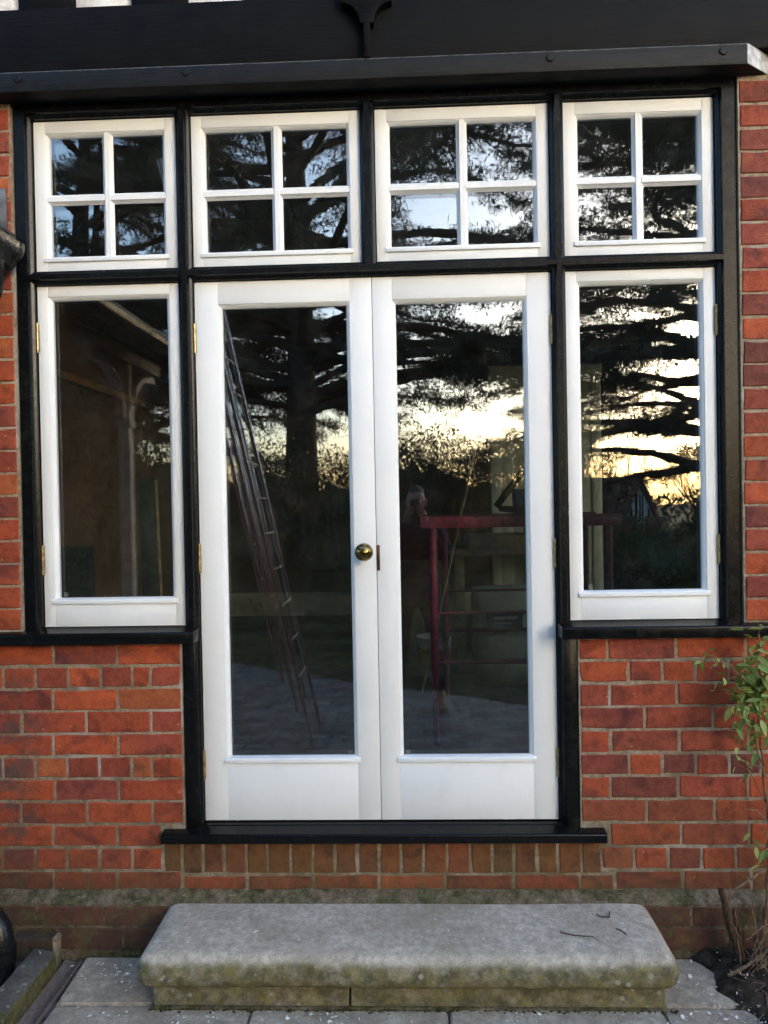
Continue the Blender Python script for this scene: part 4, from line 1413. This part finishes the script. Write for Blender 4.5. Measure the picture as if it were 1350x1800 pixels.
bk = empty('bucket', (.265, 2.40, 0))
tag(bk, 'white plastic bucket with a yellow label on the room floor', 'bucket')
bm = bmesh.new()
lathe(bm, [(.098, 0), (.102, .004), (.118, .25), (.121, .252), (.121, .262), (.114, .262), (.110, .24), (.096, .012), (.001, .01)], 28)
finish(bm, 'pail', 'bucket', bk, None, 50)
bm = bmesh.new()
lathe(bm, [(.1065, .055), (.1150, .185)], 28)
for f in [f for f in bm.faces if len(f.verts) > 4]:
    bm.faces.remove(f)
finish(bm, 'label_band', 'yellow', bk, None, 50)
tube_obj('handle', 'alu', bk, [(-.121, 0, .245), (-.10, -.06, .19), (0, -.135, .15), (.10, -.06, .19), (.121, 0, .245)], .003, 6)
cb = empty('cardboard_box', (.22, 3.0, 0))
tag(cb, 'tall brown cardboard box behind the bucket', 'box')
box('carton', 'cardboard', cb, -.24, .24, -.18, .18, 0, .60, .004)
for s_ in (-1, 1):
    o = box('flap', 'cardboard', cb, -.24, .24, -.09, .09, -.002, .002, 0, loc=(0, s_ * .20, .64))
    o.rotation_euler = (R(s_ * 55), 0, 0)
br = empty('upright_board', (RX0 + .09, 2.95, 0), (0, R(-1.5), 0))
tag(br, 'narrow grey upright board standing against the side wall of the room', 'board')
box('board_face', 'slate', br, -.07, .06, -.012, .012, 0, 1.40, .002)
box('edge_batten', 'rawwood', br, .061, .075, -.014, .014, 0, 1.38, .002)
ch_ = empty('chair', (-1.52, 1.15, 0), (0, 0, R(-14)))
tag(ch_, 'dark upholstered chair with its back to the side window', 'chair')
box('seat', 'charcoal', ch_, -.20, .20, -.20, .20, .42, .48, .015)
box('backrest', 'charcoal', ch_, -.115, .115, -.215, -.175, .58, .985, .012)
for sx in (-1, 1):
    for sy in (-1, 1):
        box('leg', 'darkwood', ch_, sx * .18 - .017, sx * .18 + .017, sy * .18 - .017, sy * .18 + .017, 0, .42 if sy > 0 else .60, .004)
pp = box('paper_sheet', 'paper', None, -.07, .07, -.05, .05, 0, .010, .001, loc=(-.80, .17, .8005))
tag(pp, 'small stack of white paper on the wooden window board', 'paper')
bl = empty('roller_blind', (1.52, .55, .9))
tag(bl, 'cream cloth hanging beside the side window in the room', 'cloth')
bm = bmesh.new()
for q in range(12):
    pass
A = [[bm.verts.new((.012 * math.sin(q * 1.9) , -.11 + q * .02, zz)) for zz in (0, .5, 1.2)] for q in range(12)]
for a, b in zip(A, A[1:]):
    for q in range(2):
        bm.faces.new((a[q], a[q + 1], b[q + 1], b[q]))
bmesh.ops.solidify(bm, geom=bm.faces[:], thickness=.004)
finish(bm, 'cloth', 'cream', bl, None, 60)
tube_obj('roller', 'rawwood', bl, [(0, -.13, 1.22), (0, .13, 1.22)], .02, 10)

# ================================================================== SHRUB AND SOIL ON THE RIGHT
bm = bmesh.new()
nx_, ny_ = 46, 40
def soil_h(x, y):
    d = min(1, max(0, (x - (1.135 - .10 * (y + .44) / -.36 * -1 + .055 * mnoise.noise(Vector((y * 9, 3, 0))))) / .16))
    return -.012 + .055 * d * d * (3 - 2 * d) + d * (.026 * mnoise.noise(Vector((x * 17, y * 17, 0))) + .012 * mnoise.noise(Vector((x * 60, y * 60, 5))))
sv = [[bm.verts.new((1.06 + 1.5 * (i / nx_) ** 1.5, -1.0 + .91 * j / ny_, GZ + soil_h(1.06 + 1.5 * (i / nx_) ** 1.5, -1.0 + .91 * j / ny_))) for j in range(ny_ + 1)] for i in range(nx_ + 1)]
for i in range(nx_):
    for j in range(ny_):
        bm.faces.new((sv[i][j], sv[i + 1][j], sv[i + 1][j + 1], sv[i][j + 1]))
soil = finish(bm, 'soil_bed', 'soil', None, None, 80)
soil['kind'] = 'structure'

shrub = empty('climbing_shrub', (1.28, -.19, GZ))
tag(shrub, 'straggly shrub with small fresh green leaves and bare stems against the brick wall', 'shrub')
S0 = Vector((1.28, -.19, GZ))
def stem(name, pts, r0, r1, mat='twig', seg=6):
    pts = [Vector(p) for p in pts]
    out = []
    for a, b in zip(pts, pts[1:]):
        for q in range(4):
            out.append(a.lerp(b, q / 4) + Vector([rnd.uniform(-.004, .004) for _ in range(3)]))
    out.append(pts[-1])
    n = len(out)
    return tube_obj(name, mat, shrub, [p - S0 for p in out], [r0 + (r1 - r0) * q / (n - 1) for q in range(n)], seg)
stem('stem', [(1.30, -.16, GZ), (1.335, -.15, -.20), (1.345, -.15, .02), (1.325, -.16, .22), (1.305, -.17, .40), (1.31, -.17, .60), (1.315, -.16, .70)], .0075, .002, 'redstem')
stem('stem', [(1.36, -.14, GZ), (1.38, -.13, 0), (1.37, -.14, .30), (1.345, -.16, .50), (1.355, -.16, .72)], .006, .002, 'redstem')
stem('stem', [(1.315, -.165, .26), (1.28, -.18, .37), (1.255, -.18, .50), (1.235, -.19, .60)], .0035, .0015, 'redstem')
stem('stem', [(1.32, -.165, .24), (1.245, -.19, .275), (1.205, -.19, .285)], .003, .001, 'twig')
stem('stem', [(1.345, -.15, .05), (1.29, -.17, .10), (1.245, -.19, .115)], .003, .001, 'twig')
stem('stem', [(1.345, -.15, .10), (1.27, -.16, .235), (1.225, -.17, .26)], .003, .001, 'redstem')
stem('stem', [(1.30, -.17, .50), (1.22, -.19, .585), (1.15, -.19, .635), (1.115, -.19, .64)], .0028, .001, 'redstem')
stem('stem', [(1.34, -.15, .33), (1.375, -.16, .45), (1.40, -.16, .60)], .003, .001, 'redstem')
stem('stem', [(1.345, -.15, -.10), (1.325, -.17, .02), (1.30, -.18, .05)], .0035, .0015, 'redstem')
stem('cut_cane', [(1.172, -.175, -.205), (1.26, -.17, -.145), (1.36, -.16, -.085)], .0042, .0036, 'twig')
stem('cut_stump', [(1.168, -.18, -.165), (1.176, -.178, -.22), (1.195, -.175, -.29), (1.222, -.17, -.38), (1.235, -.17, GZ)], .0105, .0135, 'bark', 10)
stem('cut_stump', [(1.215, -.16, -.25), (1.228, -.165, -.32), (1.245, -.17, GZ)], .009, .011, 'bark', 8)
stem('bare_shoot', [(1.245, -.17, -.40), (1.20, -.20, -.28), (1.185, -.20, -.18), (1.19, -.20, -.15)], .0025, .0012, 'redstem')
stem('bare_shoot', [(1.25, -.20, -.42), (1.29, -.22, -.30), (1.33, -.22, -.24), (1.38, -.22, -.235)], .004, .002, 'twig')
stem('bare_shoot', [(1.24, -.21, -.33), (1.285, -.22, -.27), (1.34, -.22, -.26)], .003, .0015, 'twig')
stem('bare_shoot', [(1.30, -.2, -.44), (1.275, -.2, -.30), (1.255, -.2, -.16), (1.245, -.2, -.07)], .0028, .001, 'twig')
stem('bare_shoot', [(1.16, -.24, -.43), (1.25, -.23, -.385), (1.38, -.20, -.31)], .006, .004, 'twig')
stem('bare_shoot', [(1.33, -.18, -.40), (1.36, -.17, -.2), (1.32, -.2, .0), (1.36, -.18, .14)], .004, .0015, 'twig')
stem('bare_shoot', [(1.38, -.17, -.05), (1.33, -.18, .12), (1.335, -.18, .2)], .003, .001, 'redstem')
for _ in range(16):
    b0 = Vector((rnd.uniform(1.27, 1.34), -.17, rnd.uniform(.30, .66)))
    e0 = b0 + Vector((rnd.uniform(-.10, .06), rnd.uniform(-.04, .01), rnd.uniform(.0, .09)))
    stem('side_twig', [b0, b0.lerp(e0, .5) + Vector((0, 0, .01)), e0], .0018, .0008, rnd.choice(('redstem', 'twig')), 5)
for _ in range(14):
    b0 = Vector((rnd.uniform(1.20, 1.40), rnd.uniform(-.30, -.15), GZ + .01))
    e0 = b0 + Vector((rnd.uniform(-.12, .10), rnd.uniform(-.08, .03), rnd.uniform(.06, .24)))
    stem('dead_twig', [b0, b0.lerp(e0, .55) + Vector((rnd.uniform(-.03, .03), 0, rnd.uniform(0, .04))), e0], .0026, .001, 'twig', 5)
# leaves: three blade shapes shared by all
LEAF = []
for L_, W_, cur in ((.042, .019, .18), (.034, .015, .30), (.050, .019, .10)):
    bm = bmesh.new()
    N = 6
    mid_, lf, rt = [], [], []
    for q in range(N + 1):
        t = q / N
        wv = W_ * .5 * math.sin(math.pi * t ** .8) ** .9 if 0 < t < 1 else 0
        zz = -cur * L_ * t * t
        mid_.append(bm.verts.new((L_ * t, 0, zz - .12 * wv)))
        if 0 < q < N:
            lf.append(bm.verts.new((L_ * t, wv, zz + .25 * wv)))
            rt.append(bm.verts.new((L_ * t, -wv, zz + .25 * wv)))
        else:
            lf.append(mid_[-1]); rt.append(mid_[-1])
    for q in range(N):
        for s_ in (lf, rt):
            f = [mid_[q], mid_[q + 1], s_[q + 1], s_[q]]
            u_ = []
            for x in f:
                if x not in u_:
                    u_.append(x)
            if len(u_) > 2:
                bm.faces.new(u_)
    LEAF.append(finish(bm, 'leaf', 'leaf', smooth=60, mesh_only=True))
def leaf(p, size=1.0):
    o = place(rnd.choice(LEAF), 'leaf', shrub, Vector(p) - S0, (R(rnd.uniform(-50, 50)), R(rnd.uniform(-20, 65)), rnd.uniform(0, 6.28)))
    o.scale = (size,) * 3
for _ in range(250):
    t = rnd.random()
    c0 = Vector((1.295, -.19, .34)).lerp(Vector((1.325, -.17, .70)), t) if rnd.random() < .62 else Vector((1.245, -.19, .43)).lerp(Vector((1.27, -.18, .58)), t)
    leaf(c0 + Vector((rnd.gauss(0, .036), rnd.gauss(0, .025), rnd.gauss(0, .03))), rnd.uniform(.8, 1.3))
for _ in range(16):
    leaf(Vector((1.13, -.19, .63)) + Vector((rnd.gauss(0, .025), rnd.gauss(0, .012), rnd.gauss(0, .014))), rnd.uniform(.6, 1.0))
for _ in range(7):
    leaf(Vector((1.20, -.19, .60)) + Vector((rnd.gauss(0, .025), rnd.gauss(0, .012), rnd.gauss(0, .03))), rnd.uniform(.5, .9))
for _ in range(10):
    leaf(Vector((1.245, -.19, .27)) + Vector((rnd.gauss(0, .03), rnd.gauss(0, .012), rnd.gauss(0, .035))), rnd.uniform(.6, 1.0))
for _ in range(14):
    leaf(Vector((1.305, -.18, -.02)) + Vector((rnd.gauss(0, .024), rnd.gauss(0, .015), rnd.gauss(0, .035))), rnd.uniform(.8, 1.15))
for _ in range(24):
    leaf(Vector((1.40, -.17, .45)) + Vector((rnd.gauss(0, .04), rnd.gauss(0, .03), rnd.gauss(0, .13))), rnd.uniform(.8, 1.1))

# ================================================================== LITTER
def chip(bm, p, s_, flat=.0012):
    n = rnd.randint(4, 6)
    an = rnd.uniform(0, 6.28)
    el = rnd.uniform(.12, .75)
    nrm_ = Vector((rnd.gauss(0, .25), rnd.gauss(0, .25), 1)).normalized()
    q = nrm_.to_track_quat('Z', 'Y')
    top, bot = [], []
    for i in range(n):
        t = 2 * math.pi * i / n + rnd.uniform(-.3, .3)
        v2 = Vector((math.cos(t) * s_, math.sin(t) * s_ * el, 0))
        v2 = Matrix.Rotation(an, 3, 'Z') @ v2
        v3 = q @ v2
        top.append(bm.verts.new(Vector(p) + v3 + Vector((0, 0, flat + s_ * .25))))
        bot.append(bm.verts.new(Vector(p) + v3 + Vector((0, 0, s_ * .25))))
    bm.faces.new(top)
    bm.faces.new(bot[::-1])
    for i in range(n):
        bm.faces.new((top[i], bot[i], bot[(i + 1) % n], top[(i + 1) % n]))
STEP_Z = GZ + .1945
bm = bmesh.new()
cl = [(rnd.uniform(-.70, .86), rnd.uniform(-.39, -.11)) for _ in range(14)]
for _ in range(95):
    cx_, cy_ = rnd.choice(cl)
    x, y = (cx_ + rnd.gauss(0, .07), cy_ + rnd.gauss(0, .035)) if rnd.random() < .7 else (rnd.uniform(-.70, .86), rnd.uniform(-.39, -.11))
    if -.72 < x < .87 and -.385 < y < -.10:
        chip(bm, (x, y, STEP_Z), rnd.choice((.001, .001, .0014, .0018, .0026, .0045)))
cl = [(rnd.uniform(-1.07, -.80), rnd.uniform(-.47, -.11)) for _ in range(9)] + [(rnd.uniform(.98, 1.22), rnd.uniform(-.47, -.11)) for _ in range(8)] + [(rnd.uniform(-.75, .95), -.42) for _ in range(12)]
for _ in range(420):
    cx_, cy_ = rnd.choice(cl)
    x, y = cx_ + rnd.gauss(0, .045), cy_ + rnd.gauss(0, .03)
    if y > -.105 or (-.80 < x < .98 and y > -.392):
        continue
    chip(bm, (x, y, GZ + .001), rnd.choice((.0012, .0015, .002, .003, .005, .008)))
for _ in range(70):
    x, y = rnd.uniform(1.16, 1.42), rnd.uniform(-.46, -.11)
    chip(bm, (x, y, GZ + soil_h(x, y) + .003), rnd.choice((.002, .003, .004, .006)))
fk = finish(bm, 'paint_flakes', 'flake', None, None, None)
tag(fk, 'scattered white flecks of old paint over step, paving and soil', 'paint flakes', None, 'stuff')
for i, (x, y, z, s_, lab) in enumerate(((1.170, -.085, GZ + .004, .017, 'largest curled white paint chip on the paving beside the shrub stump'),
                                       (1.192, -.105, GZ + .002, .013, 'rounded white paint chip beside the largest chip near the shrub stump'),
                                       (-.42, -.275, STEP_Z, .012, 'long white paint flake lying on the worn step'),
                                       (1.085, -.115, GZ + .002, .009, 'small white paint chip on the paving close to the wall'),
                                       (1.05, -.20, GZ + .002, .010, 'crumpled white paint chip on the paving beside the step'),
                                       (-1.02, -.14, GZ + .002, .011, 'white paint chip on the slab below the dark gully brick'),
                                       (-1.20, -.20, GZ + .077, .010, 'white paint chip lying on the raised kerb stone'))):
    bm = bmesh.new()
    chip(bm, (0, 0, 0), s_, .0016)
    o = finish(bm, 'paint_chip', 'flake', None, (x, y, z), None)
    tag(o, lab, 'paint chip', 'large paint chips on the ground')
for pts, lab in (([(.600, -.275, STEP_Z + .004), (.640, -.297, STEP_Z + .005), (.675, -.300, STEP_Z + .004), (.700, -.305, STEP_Z + .006), (.716, -.327, STEP_Z + .004)], 'thin dark twig lying bent across the step'),
                 ([(.795, -.150, STEP_Z + .004), (.785, -.185, STEP_Z + .004), (.755, -.180, STEP_Z + .004), (.745, -.165, STEP_Z + .005)], 'short curled twig on the step close to the wall'),
                 ([(.790, -.255, STEP_Z + .004), (.805, -.268, STEP_Z + .004), (.815, -.290, STEP_Z + .004)], 'tiny dark twig at the end of the step')):
    c0 = Vector(pts[0])
    o = tube_obj('twig', 'bark', None, [Vector(p) - c0 for p in pts], [.0022, .0022, .002, .0016, .001][:len(pts)], 6, c0)
    tag(o, lab, 'twig', 'twigs on the step')
bm = bmesh.new()        # dry stalks and leaf litter on the soil
for _ in range(130):
    x, y = rnd.uniform(1.15, 1.75), rnd.uniform(-.85, -.11)
    z = GZ + soil_h(x, y)
    a = rnd.uniform(0, 6.28)
    L_ = rnd.uniform(.02, .13)
    tube(bm, [(x, y, z + .004), (x + L_ * .5 * math.cos(a), y + L_ * .5 * math.sin(a), z + rnd.uniform(.004, .03)), (x + L_ * math.cos(a + .3), y + L_ * math.sin(a + .3), z + rnd.uniform(.002, .05))],
         [.0022, .002, .001], 5)
lt = finish(bm, 'dry_stalks', 'twig', None, None, 60)
tag(lt, 'dry stalks and twigs littering the soil under the shrub', 'litter', None, 'stuff')
bm = bmesh.new()        # dirt and moss in the joints
for _ in range(420):
    x = rnd.uniform(-.77, .95)
    y = rnd.choice((-.371, -.374, -.378, -.384)) + rnd.gauss(0, .005)
    s_ = rnd.uniform(.0015, .0045)
    bmesh.ops.create_icosphere(bm, subdivisions=1, radius=s_, matrix=Matrix.Translation((x, y, GZ + .001)) @ Matrix.Diagonal((1.4, 1, .7, 1)))
ms = finish(bm, 'joint_moss', 'moss', None, None, 80)
tag(ms, 'dark moss and grit gathered at the foot of the step riser', 'moss', None, 'stuff')

# ================================================================== THE PHOTOGRAPHER, SEEN ONLY IN THE GLASS
person = empty('person', (.165, -3.20, GZ))
tag(person, 'person in a dark jacket, jeans and tan boots holding up a phone', 'person')
def skin(name, verts, edges, radii, mat, parent, root=0, sub=2, loc=(0, 0, 0)):
    me = bpy.data.meshes.new(name)
    me.from_pydata(verts, edges, [])
    me.materials.append(M[mat] if isinstance(mat, str) else mat)
    o = place(me, name, parent, loc)
    o.modifiers.new('Skin', 'SKIN')
    o.modifiers.new('Sub', 'SUBSURF').levels = sub
    o.modifiers['Sub'].render_levels = sub
    o.modifiers['Skin'].use_smooth_shade = True
    sv_ = me.skin_vertices[0].data
    for i, r in enumerate(radii):
        sv_[i].radius = r if isinstance(r, tuple) else (r, r)
    sv_[root].use_root = True
    return o
# local frame: x right, y towards the house, z up from the ground
LH = [(-.105, .300, 1.545), (.02, .300, 1.545)]          # wrists near the phone
body_v = [(0, 0, .94), (0, .01, 1.10), (0, .015, 1.26), (0, .0, 1.40), (0, .015, 1.48), (0, .03, 1.535),
          (-.19, -.01, 1.38), (-.25, .05, 1.15), (-.10, .265, 1.44),
          (.19, -.01, 1.38), (.25, .05, 1.15), (.09, .265, 1.44),
          (-.11, .0, .88), (-.14, .02, .50), (-.17, -.01, .12),
          (.11, .0, .88), (.14, .02, .50), (.17, -.01, .12)]
body_e = [(0, 1), (1, 2), (2, 3), (3, 4), (4, 5), (3, 6), (6, 7), (7, 8), (3, 9), (9, 10), (10, 11), (0, 12), (12, 13), (13, 14), (0, 15), (15, 16), (16, 17)]
body_r = [(.165, .11), (.155, .105), (.175, .115), (.15, .09), .058, .054, .068, .054, .040, .068, .054, .040, .098, .070, .052, .098, .070, .052]
kcl = Mat('clothing')
pz_ = kcl.sep(kcl.pos(), 2)
kcl.inp(base=kcl.mix(kcl.ramp(pz_, .50, .505), (.018, .022, .036), (.013, .016, .028)), rough=.9, spec=.2, normal=kcl.bump(kcl.noise(14, None, 4), .6, .01))
skin('body', body_v, body_e, body_r, kcl.m, person)
# head with face
bm = bmesh.new()
bmesh.ops.create_uvsphere(bm, u_segments=28, v_segments=20, radius=1)
for v in bm.verts:
    x, y, z = v.co
    wx, wy, wz = .076, .098, .118
    jaw = 1 - .28 * max(0, -z) ** 1.4
    p = Vector((x * wx * jaw, y * wy * (1 - .10 * max(0, -z)), z * wz))
    if y > 0:
        fx = x * wx
        p.y += .024 * math.exp(-(fx / .013) ** 2 - ((p.z + .012) / .026) ** 2)              # nose
        for ex in (-.031, .031):
            p.y -= .011 * math.exp(-((fx - ex) / .016) ** 2 - ((p.z - .012) / .012) ** 2)   # eye sockets
        p.y += .006 * math.exp(-(fx / .045) ** 2 - ((p.z - .034) / .010) ** 2)              # brow
        p.y += .006 * math.exp(-(fx / .024) ** 2 - ((p.z + .055) / .008) ** 2)              # lips
        p.y += .008 * math.exp(-(fx / .028) ** 2 - ((p.z + .100) / .018) ** 2)              # chin
    v.co = p
hd = finish(bm, 'head', 'skin', person, (0, .045, 1.635), 80)
for ex in (-.031, .031):
    bm = bmesh.new()
    bmesh.ops.create_uvsphere(bm, u_segments=12, v_segments=8, radius=.0115)
    finish(bm, 'eye', 'paper', person, (ex, .045 + .079, 1.647), 80)
for sx in (-1, 1):
    bm = bmesh.new()
    bmesh.ops.create_uvsphere(bm, u_segments=12, v_segments=8, radius=1)
    for v in bm.verts:
        v.co = Vector((v.co.x * .010, v.co.y * .018, v.co.z * .030))
    finish(bm, 'ear', 'skin', person, (sx * .078, .035, 1.635), 80)
bm = bmesh.new()
bmesh.ops.create_uvsphere(bm, u_segments=28, v_segments=20, radius=1)
for v in list(bm.verts):
    x, y, z = v.co
    v.co = Vector((x * .085, y * .106, z * .126)) * (1 + .03 * mnoise.noise(Vector((x * 5, y * 5, z * 5))))
bmesh.ops.delete(bm, geom=[v for v in bm.verts if v.co.z < -.06 or (v.co.y > .030 and v.co.z < .062) or (abs(v.co.x) > .06 and v.co.y > .0 and v.co.z < .03)], context='VERTS')
finish(bm, 'hair', 'hair', person, (0, .038, 1.641), 80)
# phone upright, lens at the camera
ph = empty('phone', (.134 + .022, -2.834 - .016, 1.178 - .055))
tag(ph, 'dark phone held upright in both hands', 'phone')
box('case', 'phone', ph, -.037, .037, -.008, 0, -.075, .075, .004)
box('lens_block', 'phone', ph, -.033, -.006, 0.0002, .0025, .040, .068, .001)
# hands: palm plus five fingers each, closed on the sides of the phone
PC = Vector((.134 + .022, -2.854, 1.178 - .075)) - Vector((.165, -3.20, GZ))
for s_ in (-1, 1):
    hv, he, hr = [], [], []
    def add(p, r, prev):
        hv.append((PC.x + s_ * p[0], PC.y + p[1], PC.z + p[2]))
        hr.append(r)
        if prev is not None:
            he.append((prev, len(hv) - 1))
        return len(hv) - 1
    wr = add((.075, -.085, -.085), .026, None)
    pm = add((.062, -.045, -.045), (.030, .020), wr)
    kn_ = add((.054, -.018, -.018), (.030, .017), pm)
    for f_, (dz, ln) in enumerate(((.036, .040), (.014, .044), (-.008, .041), (-.030, .034))):
        a = add((.053, -.004, dz), .0098, kn_)
        b = add((.050, .012, dz + .003), .0092, a)
        c_ = add((.030, .0165, dz + .002), .0086, b)
        add((.050 - ln, .0165, dz), .0076, c_)
    t1 = add((.052, -.040, .0), .0120, pm)
    t2 = add((.044, -.030, .030), .0100, t1)
    add((.028, -.019, .046), .0085, t2)
    skin('hand', hv, he, hr, 'skin', person, 0, 2)
# boots
for s_ in (-1, 1):
    bm = bmesh.new()
    rings_ = []
    for t, (yy, w_, h) in enumerate(((-.085, .030, .085), (-.07, .042, .135), (-.01, .046, .140), (.05, .045, .095), (.11, .050, .070), (.165, .045, .052), (.185, .026, .035))):
        ring = []
        for q in range(14):
            a = 2 * math.pi * q / 14
            zc = math.sin(a)
            ring.append(bm.verts.new((s_ * .17 + w_ * math.cos(a) + s_ * .02 * max(0, yy), yy - .01, max(.004, h * .5 + h * .52 * zc))))
        rings_.append(ring)
    for a, b in zip(rings_, rings_[1:]):
        for q in range(14):
            bm.faces.new((a[q], a[(q + 1) % 14], b[(q + 1) % 14], b[q]))
    bm.faces.new(rings_[0]); bm.faces.new(rings_[-1][::-1])
    finish(bm, 'boot', 'boot', person, None, 70)
